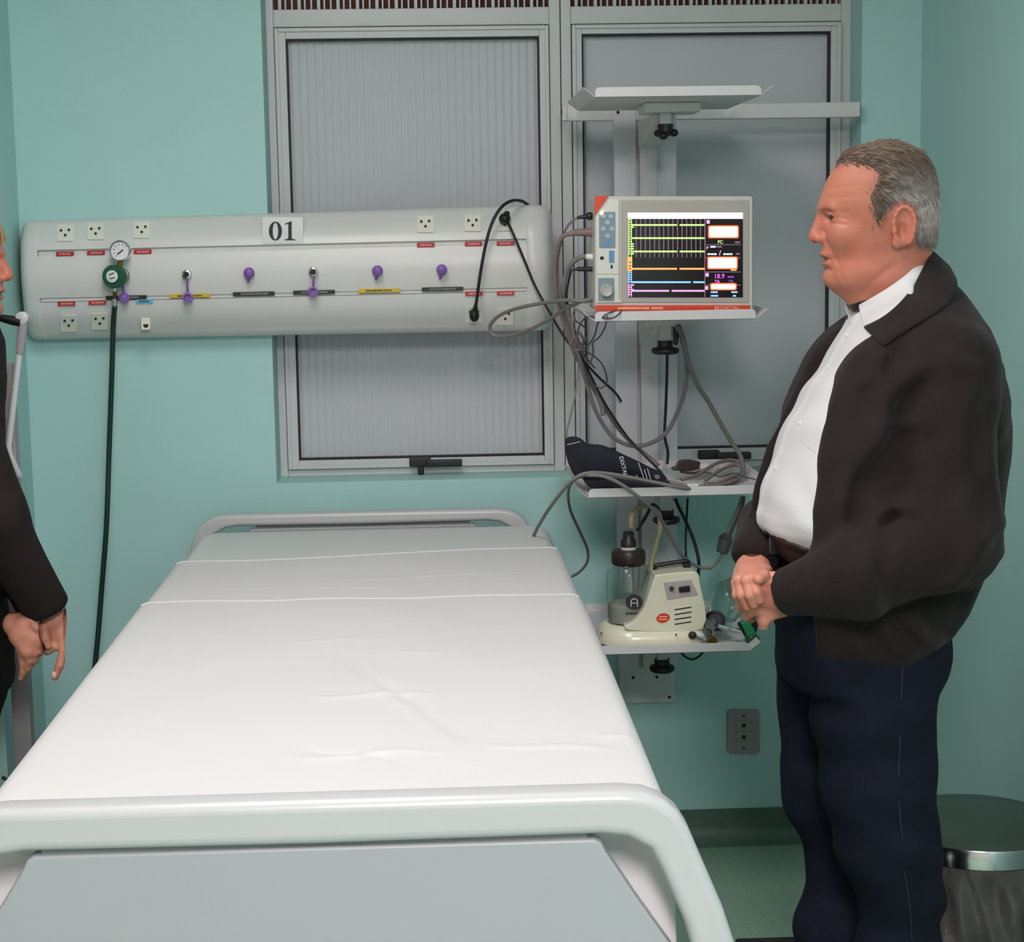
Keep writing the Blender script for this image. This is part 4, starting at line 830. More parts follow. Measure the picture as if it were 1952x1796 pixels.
# ------------------------------------------------------------------ hospital bed
BX = -0.157; FY, HY = -2.45, -0.14
bed = thing('hospital_bed', 'white hospital bed with moulded plastic headboard and footboard', 'bed', (BX, -1.3, 0))
def bed_end(name, px_c, Y, th, ztop, s, front, bar=0.055, pw=0.0):
    """moulded end board: outer frame with one big opening, centre panel inside, two grip gaps left between"""
    def arc(cx_, cz_, r, a0, a1, n=10): return [(cx_ + r * math.cos(t), cz_ + r * math.sin(t)) for t in np.radians(np.linspace(a0, a1, n))]
    half = [(0.0, 0.0), (0.370 * s, 0.0)] + [(0.370 * s + x, z) for x, z in ((0.03, -0.003), (0.052, -0.012), (0.070, -0.027), (0.083, -0.048), (0.094, -0.075))] + [(0.370 * s + 0.125, -0.15), (0.370 * s + 0.152, -0.235), (0.370 * s + 0.160, -0.30), (0.370 * s + 0.160, -0.55)]
    inner = [(0.0, -bar), (0.345 * s, -bar + 0.002), (0.378 * s, -bar - 0.002), (0.370 * s + 0.036, -bar - 0.018), (0.370 * s + 0.050, -0.10), (0.370 * s + 0.079, -0.17), (0.370 * s + 0.098, -0.245), (0.370 * s + 0.106, -0.30), (0.370 * s + 0.106, -0.49)]
    panel = [(0.0, -bar - 0.006), (0.338 * s - pw, -bar - 0.006), (0.347 * s - pw, -bar - 0.011), (0.351 * s - pw, -bar - 0.02), (0.392 * s - pw, -0.14), (0.442 * s - pw, -0.215), (0.462 * s - pw, -0.26), (0.464 * s - pw, -0.49)]
    def closed(hp): return [(BX + px_c + x, ztop + z) for x, z in hp] + [(BX + px_c - x, ztop + z) for x, z in hp[::-1]]
    O, I = closed(half), closed(inner)
    def resample(P, n):
        P = np.array(P + [P[0]]); d = np.r_[0, np.cumsum(np.linalg.norm(np.diff(P, axis=0), axis=1))]
        t = np.linspace(0, d[-1], n, endpoint=False); return np.c_[np.interp(t, d, P[:, 0]), np.interp(t, d, P[:, 1])]
    cu_ = bpy.data.curves.new('c', 'CURVE'); cu_.dimensions = '2D'; cu_.fill_mode = 'BOTH'
    bev = 0.013 if front else 0.009
    cu_.extrude = th / 2 - bev; cu_.bevel_depth = bev; cu_.bevel_resolution = 4; cu_.offset = -bev
    for P in (O, I):
        sp = cu_.splines.new('POLY'); Q = [p for i, p in enumerate(P) if i == 0 or abs(p[0] - P[i - 1][0]) + abs(p[1] - P[i - 1][1]) > 1e-6]
        if abs(Q[0][0] - Q[-1][0]) + abs(Q[0][1] - Q[-1][1]) < 1e-6: Q = Q[:-1]
        sp.points.add(len(Q) - 1); sp.use_cyclic_u = True
        for i, (x, z) in enumerate(Q): sp.points[i].co = (x, z, 0, 1)
    co_ = bpy.data.objects.new('c', cu_); col.objects.link(co_)
    me = bpy.data.meshes.new_from_object(co_.evaluated_get(bpy.context.evaluated_depsgraph_get()))
    V = np.array([v.co[:] for v in me.vertices]); F = [list(p.vertices)[::-1] for p in me.polygons]
    bpy.data.objects.remove(co_); bpy.data.curves.remove(cu_); bpy.data.meshes.remove(me)
    W = np.c_[V[:, 0], Y + th / 2 + V[:, 2], V[:, 1]]
    fr = mesh_obj(name, W, F, M['bed'], bed, smooth=True, sharp=50)
    Pn = [p for i, p in enumerate(closed(panel)) if i not in (0,)]
    MB().prism([(x, Y + 0.010, z) for x, z in closed(panel)[:-1]], (0, th - 0.022, 0)).build('centre_panel', M['bed_panel'], fr, bevel=0.004)
    MB().box((BX + px_c - 0.33 * s + pw, Y + 0.018, ztop - bar - 0.013), (BX + px_c + 0.33 * s - pw, Y + th - 0.014, ztop - bar + 0.007)).build('panel_gap', M['panel_line'], fr)
    return fr
bed_end('footboard', 0.0, FY - 0.025, 0.052, 0.950, 1.0, True)
bed_end('headboard', -0.032, HY, 0.045, 0.930, 0.905, False, 0.031, 0.03)
MTOP = 0.895
# steel frame, mattress platform and castors
MB().box((BX - 0.42, -2.40, 0.70), (BX + 0.42, -0.16, 0.755)).build('platform', M['bed_frame'], bed, bevel=0.006)
f = MB()
for sx in (-1, 1): f.box((BX + sx * 0.40 - 0.025, FY + 0.06, 0.40), (BX + sx * 0.40 + 0.025, HY - 0.02, 0.47))
for y in (-2.30, -1.3, -0.30): f.box((BX - 0.40, y - 0.025, 0.40), (BX + 0.40, y + 0.025, 0.47))
for sx in (-1, 1):
    for y in (-2.0, -0.6): f.box((BX + sx * 0.3 - 0.02, y - 0.02, 0.47), (BX + sx * 0.3 + 0.02, y + 0.02, 0.70))
f.build('base_frame', M['bed_frame'], bed, bevel=0.005)
for sx in (-1, 1):
    for y in (-2.28, -0.32):
        x = BX + sx * 0.36
        lg = MB().box((x - 0.02, y - 0.02, 0.12), (x + 0.02, y + 0.02, 0.40)).build('leg', M['bed_frame'], bed, bevel=0.004)
        MB().cyl((x - 0.018, y, 0.0625), (x + 0.018, y, 0.0625), 0.062, seg=28).build('caster', M['caster'], lg, bevel=0.006)
MWH = 0.432
def rounded_slab(x0, x1, y0, y1, z0, z1, r, n=6):
    rows = []
    for z, g_ in [(z0, 0.015), (z0 + 0.012, 0.0)] + [(z1 - r + r * math.sin(t), r - r * math.cos(t)) for t in np.linspace(0, PI / 2, n)]:
        rows.append([(x, y, z) for x, y in [(cx_ + (rr) * math.cos(math.radians(a + 90 * k / n)), cy_ + rr * math.sin(math.radians(a + 90 * k / n)))
                     for rr in [max(0.06 - g_, 0.01)] for cx_, cy_, a in ((x1 - 0.06, y0 + 0.06, -90), (x1 - 0.06, y1 - 0.06, 0), (x0 + 0.06, y1 - 0.06, 90), (x0 + 0.06, y0 + 0.06, 180)) for k in range(n + 1)]])
    V, F = quadstrip(np.array(rows), True); m = len(rows[0]); F.append(list(range(m))[::-1]); F.append(list(range(len(V) - m, len(V))))
    return V, F
V, F = rounded_slab(BX - MWH, BX + MWH, -2.385, -0.165, 0.757, MTOP, 0.03)
tag(mesh_obj('mattress', V, F, M['mattress'], None, smooth=True, sharp=60), 'pale grey vinyl mattress, bare at the head of the bed', 'mattress')
def w2(px, py): return atz(px, py, MTOP)[:2]
CREASE = [((530, 1236), (725, 1232), .0016), ((585, 1342), (820, 1336), .003), ((560, 1462), (840, 1448), .003), ((640, 1255), (905, 1432), -.004), ((1130, 1412), (1215, 1424), .0025),
          ((408, 1195), (368, 1320), .0022), ((290, 1185), (235, 1330), .002), ((600, 1125), (760, 1128), .0016), ((420, 1128), (560, 1131), .0014), ((870, 1255), (700, 1260), .0012), ((900, 1432), (1190, 1445), .0022), ((1060, 1290), (1100, 1375), -.0018), ((700, 1300), (860, 1440), .0022), ((560, 1440), (780, 1470), -.0024), ((620, 1110), (1010, 1098), .0014)]
CREASE = [(w2(*a_), w2(*b_), h_) for a_, b_, h_ in CREASE]
def wrinkle(X, Y):
    z = 0.0012 * np.sin(3.1 * X + 7 * Y + 2 * np.sin(5 * X)) + 0.0009 * np.sin(9 * X - 4 * Y + 1.5 * np.sin(6 * Y)) + 0.0004 * np.sin(23 * Y + 3 * np.sin(8 * X))
    for a_, b_, h_ in CREASE:
        d = b_ - a_; L2 = d @ d; t = np.clip(((X - a_[0]) * d[0] + (Y - a_[1]) * d[1]) / L2, 0, 1)
        dist = np.hypot(X - a_[0] - d[0] * t, Y - a_[1] - d[1] * t + 0.010 * np.sin(t * 7))
        z = z + h_ * np.exp(-(dist / 0.011) ** 2) * np.sin(PI * np.clip(t * 0.96 + 0.02, 0, 1)) ** 0.5
    return z
def sheet_mesh(name, head_edge, lift, drop_side, drop_foot, hem_r, mm, foot=-2.376):
    """cloth laid over the mattress; head_edge(x) gives the y of its upper hem"""
    hw_ = MWH + 0.003 + lift; R = 0.034
    sU = np.r_[np.linspace(-drop_side, -R * 1.57, 14)[:-1], np.linspace(-R * 1.57, 0, 9)[:-1]]
    top = np.linspace(0, 1, 110)
    sect = []
    for u in sU:
        if u < -R * 1.57 + 1e-9 and u < -R * 1.5: sect.append((-hw_ , MTOP + lift - R - (-u - R * 1.57)))
        else:
            a = -u / R; sect.append((-hw_ + R - R * math.sin(a), MTOP + lift - R + R * math.cos(a)))
    left = sect
    mid = [(-hw_ + R + (2 * hw_ - 2 * R) * t, MTOP + lift) for t in top]
    sect = left + mid[1:-1] + [(-x, z) for x, z in left[::-1]]
    S = np.array(sect); ns = len(S)
    tt = np.linspace(0, 1, 260); rows = []
    Rf = 0.03
    for t in np.r_[tt, 1 + np.linspace(0, 1, 7)[1:] * 0.02, 1.02 + np.linspace(0, 1, 16)[1:]]:
        X = BX + S[:, 0]; Z = S[:, 1].copy(); h_e = head_edge(X)
        if t <= 1: Y = h_e + (foot + Rf - h_e) * t ** 1.0
        elif t <= 1.0201:
            a = (t - 1) / 0.02 * PI / 2; Y = np.full(ns, foot + Rf - Rf * math.sin(a)); Z = Z - Rf * (1 - math.cos(a))
        else:
            q_ = (t - 1.02); Y = foot - 0.034 * q_ - 0.006 * np.sin(38 * X + 3 * np.sin(9 * X)) * q_ ** 0.8 + 0 * X; Z = np.maximum(Z - Rf - drop_foot * q_, 0.64)
        on = np.clip((S[:, 1] - (MTOP + lift - 0.012)) / 0.012, 0, 1)
        if t <= 1: Z = Z + wrinkle(X, Y) * on
        side = np.clip((MTOP + lift - R - S[:, 1]) / 0.12, 0, 1)
        X = X + np.sign(S[:, 0]) * side * 0.006 * np.sin(Y * 21 + 2 * np.sin(Y * 8))
        rows.append(np.c_[X, Y, Z])
    G = np.array(rows); V, F = quadstrip(G)
    o = mesh_obj(name, V, F, mm, None, smooth=True)
    md = o.modifiers.new('solid', 'SOLIDIFY'); md.thickness = 0.0016; md.offset = 1
    hem = MB(); k0 = len(left) - 3
    e = G[0, k0:ns - k0]; nr = np.linspace(0, 1, len(e))
    hem.tube(e + np.array([0, 0, hem_r * 0.2]), hem_r, 7, 0)
    h_ = hem.build('hem', mm, None, smooth=True)
    h_.parent = o; h_.matrix_parent_inverse = Matrix.Translation(-Vector(o.location)); return o
a1, b1 = w2(345, 1078), w2(1075, 1052)
def edge1(X): return a1[1] + (b1[1] - a1[1]) * np.clip((X - a1[0]) / (b1[0] - a1[0]), -0.1, 1.1) + 0.012 * np.sin(6 * X) - 0.035 * np.exp(-((X - b1[0] + 0.15) / 0.2) ** 2) * -0.5
a2, b2 = w2(285, 1160), w2(1100, 1146)
def edge2(X): return a2[1] + (b2[1] - a2[1]) * (X - a2[0]) / (b2[0] - a2[0]) + 0.010 * np.sin(7 * X + 1) + 0.004 * np.sin(23 * X)
tag(sheet_mesh('bed_sheet', edge1, 0.0075, 0.24, 0.12, 0.0028, M['sheet']), 'white under sheet tucked over the mattress near the headboard', 'sheet')
tag(sheet_mesh('bed_sheet', edge2, 0.0115, 0.20, 0.15, 0.0026, M['sheet'], foot=-2.381), 'white top sheet with hem covering most of the bed', 'sheet')

# ------------------------------------------------------------------ waste bin in the corner
bc = np.array([1.055, -1.17, 0.0]); br = 0.176
wb = thing('waste_bin', 'round waste bin with steel lid ring and grey bag behind the man', 'bin', bc)
MB().lathe([(br * 0.78, 0.0), (br * 0.80, 0.01), (br * 0.92, 0.36), (br * 0.92, 0.37)], bc, (0, 0, 1), 40).build('bin_body', M['binbody'], wb, smooth=True)
ng = 120; rows = []
for h_ in np.linspace(0.405, 0.10, 26):
    t = np.linspace(0, 2 * PI, ng, endpoint=False); d_ = (0.405 - h_)
    fold = 1.7 * (0.006 * np.sin(9 * t + 14 * d_) + 0.004 * np.sin(23 * t - 30 * d_) + 0.004 * np.sin(5 * t + 40 * d_)) * min(1, d_ * 14)
    r_ = br * (0.955 - 0.10 * d_) + 0.010 + fold
    rows.append(np.c_[bc[0] + r_ * np.cos(t), bc[1] + r_ * np.sin(t), np.full(ng, h_)])
V, F = quadstrip(np.array(rows), True); mesh_obj('bag', V, [f[::-1] for f in F], M['bag'], wb, smooth=True)
MB().lathe([(br * 0.96, 0.398), (br * 1.0, 0.402), (br * 1.0, 0.436), (br * 0.985, 0.442), (br * 0.965, 0.438)], bc, (0, 0, 1), 64).build('rim_ring', M['chrome'], wb, smooth=True, sharp=50)
MB().lathe([(br * 0.965, 0.432), (br * 0.965, 0.441), (br * 0.93, 0.446), (br * 0.5, 0.452), (br * 0.02, 0.454)], bc, (0, 0, 1), 64).build('lid', M['lid'], wb, smooth=True, sharp=50)

# ------------------------------------------------------------------ two-step stool between bed and man (only its top edge shows)
st0 = np.array([0.73, -1.15, 0.0])
so = thing('step_stool', 'low black topped step on the floor behind the legs of the man', 'step stool', st0)
MB().box(st0 + [-0.13, -0.13, 0.130], st0 + [0.12, 0.14, 0.150]).build('tread', M['tread'], so, bevel=0.006)
for dx in (-0.11, 0.10):
    for dy in (-0.11, 0.12): MB().cyl(st0 + [dx, dy, 0], st0 + [dx, dy, 0.13], 0.011).build('leg', M['bed_frame'], so, smooth=True)

# ------------------------------------------------------------------ stand with jointed arm at the left
py_ = -0.58
pt = at(9, 693, py_)
es = thing('equipment_stand', 'grey upright stand with jointed metal arm behind the woman', 'stand', (pt[0], py_, 0))
MB().box((pt[0] - 0.022, py_ - 0.02, 0.03), (pt[0] + 0.018, py_ + 0.02, pt[2])).build('column', M['stand'], es, bevel=0.003)
MB().box((pt[0] - 0.12, py_ - 0.12, 0.0), (pt[0] + 0.10, py_ + 0.12, 0.035)).build('stand_base', M['bed_frame'], es, bevel=0.008)
ya = -0.64
ar = MB().tube([at(45, 604, ya), at(39, 668, ya), at(37, 672, ya)], 0.0105, 12, 0).build('arm_sleeve', M['stand'], es, smooth=True)
MB().tube([at(38, 664, ya), at(16, 852, ya), at(18, 866, ya), at(36, 906, ya + 0.02)], 0.0072, 12, 0).build('arm_tube', M['alu'], es, smooth=True)
MB().lathe([(0.009, -0.012), (0.0135, -0.01), (0.0135, 0.01), (0.009, 0.012)], at(43, 606, ya), (0, 1, 0), 20).build('arm_joint', M['alu'], es, smooth=True)
MB().tube([at(40, 614, ya - 0.004), at(24, 611, ya - 0.004), at(0, 606, ya - 0.004), at(-40, 600, ya)], [0.0105, 0.0105, 0.008, 0.006], 12, 0).build('handle', M['black'], es, smooth=True)
MB().tube([at(36, 906, ya + 0.02), at(30, 915, ya + 0.05), (pt[0], py_, at(30, 920, ya)[2])], 0.0072, 10, 0).build('arm_clamp', M['alu'], es, smooth=True)
cable('floor_cable', [(4, 1482, -0.75), (22, 1490, -0.75), (44, 1499, -0.74), (80, 1515, -0.7), (120, 1545, -0.68), (170, 1560, -0.66)], 0.0042, M['hose_green'], 'dark green cable low on the left beside the stand', 'cable')
#PEOPLE

# ------------------------------------------------------------------ people
# side-view head tables in head pixels (px grows towards the back, facing -x), centre (1680, 410), 1115 px per metre
HF = np.array([(271, 1672), (275, 1652), (281, 1632), (289, 1614), (305, 1599), (322, 1588), (340, 1577), (365, 1567), (385, 1562), (396, 1561), (409, 1567), (427, 1571), (445, 1572), (463, 1569), (475, 1568), (483, 1568), (492, 1574), (503, 1575), (514, 1578), (527, 1576), (536, 1577), (545, 1584), (553, 1600), (562, 1620), (570, 1640)], float)
HB = np.array([(271, 1706), (275, 1718), (281, 1730), (289, 1745), (305, 1758), (322, 1768), (340, 1775), (365, 1781), (385, 1783), (409, 1783), (427, 1781), (445, 1776), (463, 1768), (483, 1752), (500, 1736), (515, 1716), (527, 1700), (541, 1680), (553, 1668), (570, 1655)], float)
HW = np.array([(271, .026), (275, .038), (281, .047), (289, .057), (305, .067), (322, .0735), (350, .078), (385, .079), (410, .0765), (430, .073), (460, .067), (490, .0595), (515, .052), (530, .046), (541, .043), (553, .034), (570, .02)], float)
S0 = 1115.0
def U(px): return (1680 - px) / S0
def Zh(py): return (410 - py) / S0
def head_sdf(P, fem=False):
    u, v, z = P; av = np.abs(v)
    py = 410 - z * S0
    uf = U(np.interp(py, HF[:, 0], HF[:, 1])); ub = U(np.interp(py, HB[:, 0], HB[:, 1])); w = np.interp(py, HW[:, 0], HW[:, 1])
    uc = (uf + ub) / 2; a = np.maximum((uf - ub) / 2, 0.004)
    t = (u - uc) / a
    wf = w * (1 - 0.20 * np.clip(t, 0, 1) ** 1.5)
    n = 2.25
    rr = (np.abs(t) ** n + (av / wf) ** n) ** (1 / n)
    d = (rr - 1) * np.minimum(a, w) * 0.9
    zt, zb_ = Zh(272), Zh(566)
    d = np.maximum(d, np.maximum(z - zt, zb_ - z))
    # brow, cheek bones, chin, jaw, jowl under the chin
    d = smin(d, caps((u, av, z), (U(1576), 0.008, Zh(394)), (U(1592), 0.042, Zh(396)), 0.010, 0.008), 0.012)
    d = smin(d, ell((u, av, z), (U(1612), 0.040, Zh(446)), (0.026, 0.024, 0.024)), 0.02)
    d = smin(d, ell(P, (U(1592), 0, Zh(526)), (0.017, 0.022, 0.015)), 0.014)
    d = smin(d, ell((u, av, z), (U(1655), 0.036, Zh(522)), (0.046, 0.022, 0.024)), 0.025)
    d = smin(d, caps(P, (U(1612), 0, Zh(543)), (U(1655), 0, Zh(566)), 0.020, 0.034), 0.02)
    # neck
    d = smin(d, caps(P, (U(1712), 0, Zh(470)), (U(1722), 0, Zh(640)), 0.055 if not fem else 0.045, 0.068 if not fem else 0.05), 0.024)
    # eye sockets and lids
    e = (U(1597), 0.033, Zh(412))
    d = smax(d, -ell((u, av, z), (U(1578), 0.033, Zh(412)), (0.0155, 0.019, 0.0105)), 0.012)
    d = smin(d, ell((u, av, z), e, (0.0138, 0.0155, 0.0125)), 0.004)
    d = smax(d, -ell((u, av, z), (U(1582), 0.034, Zh(412.5)), (0.013, 0.0135, 0.0036)), 0.002)
    d = smin(d, caps((u, av, z), (U(1579), 0.022, Zh(404)), (U(1600), 0.049, Zh(408)), 0.0045, 0.004), 0.005)
    # nose
    d = smin(d, caps(P, (U(1570), 0, Zh(404)), (U(1557), 0, Zh(441)), 0.0085, 0.0105), 0.010)
    d = smin(d, ell(P, (U(1556), 0, Zh(450)), (0.0118, 0.0115, 0.0105)), 0.006)
    d = smin(d, ell((u, av, z), (U(1566), 0.0125, Zh(453)), (0.0115, 0.0072, 0.0085)), 0.005)
    d = smax(d, -ell((u, av, z), (U(1560), 0.0075, Zh(461)), (0.006, 0.0035, 0.004)), 0.003)
    # lips, mouth line and folds follow the surface
    sm_ = lambda x_, a_, b_: np.clip((x_ - a_) / (b_ - a_), 0, 1)
    mf = sm_(u, U(1600), U(1588)) * sm_(av, 0.031, 0.022)
    zm = Zh(492) - 0.0022 * sm_(u, U(1578), U(1596))
    d = d - 0.0034 * np.exp(-((z - zm - 0.0068) / 0.0048) ** 2) * mf - 0.0040 * np.exp(-((z - zm + 0.0078) / 0.0055) ** 2) * mf
    d = d + 0.0013 * np.exp(-((z - zm) / 0.0017) ** 2) * mf + 0.002 * np.exp(-((z - zm + 0.017) / 0.005) ** 2) * mf
    def groove(p0, p1, h_, w_):
        e0 = np.array([U(p0[0]), Zh(p0[1])]); e1 = np.array([U(p1[0]), Zh(p1[1])]); e_ = e1 - e0; L_ = np.linalg.norm(e_); e_ = e_ / L_
        t_ = ((u - e0[0]) * e_[0] + (z - e0[1]) * e_[1]) / L_; s_ = -(u - e0[0]) * e_[1] + (z - e0[1]) * e_[0]
        return h_ * np.exp(-(s_ / w_) ** 2) * np.exp(-((t_ - 0.5) / 0.5) ** 4) * sm_(av, 0.008, 0.018)
    d = d + groove((1576, 456), (1603, 508), 0.0018, 0.0032) + groove((1588, 424), (1614, 428), 0.0014, 0.0028) + groove((1600, 512), (1612, 540), 0.0012, 0.004)
    d = d + groove((1604, 406), (1618, 402), 0.0008, 0.002) + groove((1604, 414), (1618, 419), 0.0008, 0.002)
    d = d + groove((1572, 378), (1640, 372), 0.0004, 0.002) + groove((1578, 360), (1650, 352), 0.0004, 0.002)
    d = d + groove((1640, 552), (1700, 505), 0.0022, 0.007)
    # ears: shell, rim, bowl, lobe (tilted out from the skull)
    vo = av - 0.074 - 0.30 * np.clip(u - U(1716), -0.03, 0) * -1.0
    Q = (u, vo, z)
    ear = ell(Q, (U(1718), 0.002, Zh(433)), (0.0185, 0.0055, 0.033))
    th = np.linspace(-2.2, 2.6, 13)
    for i in range(12):
        p = [(U(1719) - 0.0175 * math.sin(q_) * (1 - 0.12 * (math.cos(q_) < 0)), 0.006, Zh(432) + 0.0325 * math.cos(q_)) for q_ in (th[i], th[i + 1])]
        ear = smin(ear, caps(Q, p[0], p[1], 0.0036), 0.003)
    ear = smax(ear, -ell(Q, (U(1714), 0.009, Zh(438)), (0.0085, 0.008, 0.016)), 0.003)
    ear = smax(ear, -ell(Q, (U(1718), 0.010, Zh(416)), (0.009, 0.0062, 0.010)), 0.003)
    ear = smin(ear, ell(Q, (U(1707), 0.003, Zh(462)), (0.009, 0.0055, 0.010)), 0.005)
    ear = smin(ear, ell(Q, (U(1703), 0.004, Zh(440)), (0.005, 0.005, 0.008)), 0.004)
    return smin(d, ear, 0.005)
HAIRLINE = [(1588, 322), (1602, 317), (1625, 318), (1650, 324), (1664, 334), (1662, 352), (1649, 374), (1656, 395), (1663, 424), (1676, 427), (1688, 410), (1700, 394), (1718, 389), (1738, 400), (1744, 425), (1741, 452), (1752, 470), (1785, 472), (1810, 440), (1810, 250), (1600, 250), (1576, 300)]
class Frame:
    def __init__(s, c, yaw, sc_, side):
        """yaw: heading of the face in degrees from +x; side: +1 / -1 which way v points"""
        a = math.radians(yaw); s.c = np.array(c); s.f = np.array([math.cos(a), math.sin(a), 0]); s.l = side * np.array([-math.sin(a), math.cos(a), 0]); s.k = sc_; s.flip = side < 0
    def w(s, V): return s.c + s.k * (V[:, :1] * s.f + V[:, 1:2] * s.l + V[:, 2:] * np.array([0, 0, 1.0]))
    def faces(s, F): return F[:, ::-1] if s.flip else F
def build_head(person, fr, fem, hair_poly, hair_mat, hair_col, n_strand, thick, zcut=-0.135):
    V, F = surface_net(lambda P: np.maximum(head_sdf(P, fem), zcut - P[2] - 0.35 * P[0]), (-0.135, -0.105, -0.24), (0.15, 0.105, 0.14), 0.0021)
    u, v, z = V.T; base = np.array([lin((182, 114, 92))] * len(V)); red = np.array(lin((182, 98, 82))); lip = np.array(lin((150, 78, 70)))
    def mixc(c, m): return base * (1 - m[:, None]) + c * m[:, None]
    g = lambda a, b_, c_, r: np.exp(-(((u - U(a)) / r) ** 2 + ((np.abs(v) - b_) / r) ** 2 + ((z - Zh(c_)) / r) ** 2))
    base = mixc(red, np.clip(0.55 * g(1630, 0.05, 468, 0.038) + 0.75 * g(1556, 0, 450, 0.022) + 0.4 * g(1718, 0.08, 436, 0.03) + 0.35 * g(1690, 0.05, 520, 0.05), 0, 1))
    base = mixc(lip, np.clip(0.9 * np.exp(-((z - Zh(492)) / 0.0085) ** 2) * (u > U(1588)) * (np.abs(v) < 0.023), 0, 1))
    sk = mesh_obj('skin', fr.w(V), fr.faces(F), M['skin'], person, smooth=True, colr=base)
    for s_ in (-1, 1):
        c = fr.w(np.array([[U(1597), s_ * 0.033, Zh(412.5)]]))[0]
        e = MB().sphere(c, 0.0121 * fr.k, 20, 14).build('eye', M['eye'], sk, smooth=True)
        ci = fr.w(np.array([[U(1597) + 0.0066, s_ * 0.0365, Zh(412.5)]]))[0]
        MB().sphere(ci, 0.0070 * fr.k, 16, 10).build('iris', M['iris'], e, smooth=True)
    def hair_sdf(P):
        px = 1680 - P[0] * S0; py = 410 - P[2] * S0
        reg = poly_sd(px, py, hair_poly) / S0 + 0.0022 * np.sin(px * 0.55 + 3 * np.sin(py * 0.21)) * np.sin(py * 0.47 + P[1] * 300)
        # outer shell fades to nothing at the hairline
        th = np.clip(-reg / 0.034, 0, 1) ** 0.8 * thick
        uu, vv, zz = P
        wv = 0.0003 * np.sin(zz * 300 + uu * 140 + 3 * np.sin(vv * 70)) * np.clip(-reg / 0.02, 0, 1)
        d = skull(P) - th - wv + 0.0014
        return np.maximum(d, reg - 0.0008)
    def skull(P):
        u_, v_, z_ = P; av = np.abs(v_); py = 410 - z_ * S0
        uf = U(np.interp(py, HF[:, 0], HF[:, 1])); ub = U(np.interp(py, HB[:, 0], HB[:, 1])); w = np.interp(py, HW[:, 0], HW[:, 1])
        uc = (uf + ub) / 2; a = np.maximum((uf - ub) / 2, 0.004); t = (u_ - uc) / a; wf = w * (1 - 0.20 * np.clip(t, 0, 1) ** 1.5)
        d = ((np.abs(t) ** 2.25 + (av / wf) ** 2.25) ** (1 / 2.25) - 1) * np.minimum(a, w) * 0.9
        zt = Zh(272); d = np.maximum(d, z_ - zt)
        return smin(d, caps(P, (U(1712), 0, Zh(470)), (U(1722), 0, Zh(640)), 0.058 if not fem else 0.05, 0.070), 0.03)
    hi = (0.15 + thick, 0.10 + thick, 0.15 + thick); lo = (-0.13 - thick, -0.10 - thick, -0.20 if fem else -0.09)
    V, F = surface_net(hair_sdf, lo, hi, 0.0024 if not fem else 0.003)
    C = hair_col(V); nz = rng.normal(0, 0.05, (len(V), 1)); C = np.clip(C * (1 + nz), 0, 1)
    hr = mesh_obj('hair', fr.w(V), fr.faces(F), hair_mat, person, smooth=True, colr=C)
    # loose strands lying on the hair
    f0 = F[rng.integers(0, len(F), n_strand)]; p = V[f0[:, 0]]; q1 = V[f0[:, 1]] - p; q2 = V[f0[:, 3]] - p
    nrm = np.cross(q1, q2); nrm /= np.linalg.norm(nrm, axis=1)[:, None] + 1e-9
    nrm *= np.sign((nrm * (p - np.array([-0.01, 0, -0.01]))).sum(1))[:, None]
    keep = p[:, 2] > (-0.05 if not fem else -0.2); p, nrm, f0 = p[keep], nrm[keep], f0[keep]
    flow = np.c_[-0.9 + 0.6 * (p[:, 2] < 0.02), 0.25 * np.sign(p[:, 1]), -0.25 - 1.0 * np.clip((0.05 - p[:, 2]) / 0.06, 0, 1) - 0.5 * np.clip(-p[:, 0] / 0.06, 0, 1)] + rng.normal(0, 0.18, (len(p), 3))
    flow -= nrm * (flow * nrm).sum(1)[:, None]; flow /= np.linalg.norm(flow, axis=1)[:, None] + 1e-9
    sd = np.cross(flow, nrm); L = rng.uniform(0.010, 0.022, len(p))[:, None] * np.where(p[:, 2:] > 0.112, 0.45, 1.0) * (1 if not fem else 1.6); wd_ = rng.uniform(0.0003, 0.0006, len(p))[:, None]
    SV = []; 
    for t, h_, k in ((0, -0.0006, 1.0), (0.5, 0.0012, 0.9), (1.0, 0.0014, 0.1)):
        for s_, lift in ((-1, 0), (1, 0), (0, 1)):
            SV.append(p + flow * L * t + nrm * (h_ + lift * wd_ * k) + sd * s_ * wd_ * k)
    SV = np.stack(SV, 1); ns = len(p); SF = []
    quad = [(0, 1, 4, 3), (1, 2, 5, 4), (2, 0, 3, 5), (3, 4, 7, 6), (4, 5, 8, 7), (5, 3, 6, 8)]
    SF = (np.arange(ns)[:, None, None] * 9 + np.array(quad)[None]).reshape(-1, 4)
    SC = np.repeat(np.clip(C[f0[:, 0]] * rng.uniform(0.6, 1.45, (ns, 1)), 0, 1), 9, 0)
    st = mesh_obj('hair_strands', fr.w(SV.reshape(-1, 3)), SF, hair_mat, hr, smooth=True, colr=SC); st['kind'] = 'stuff'
    return sk

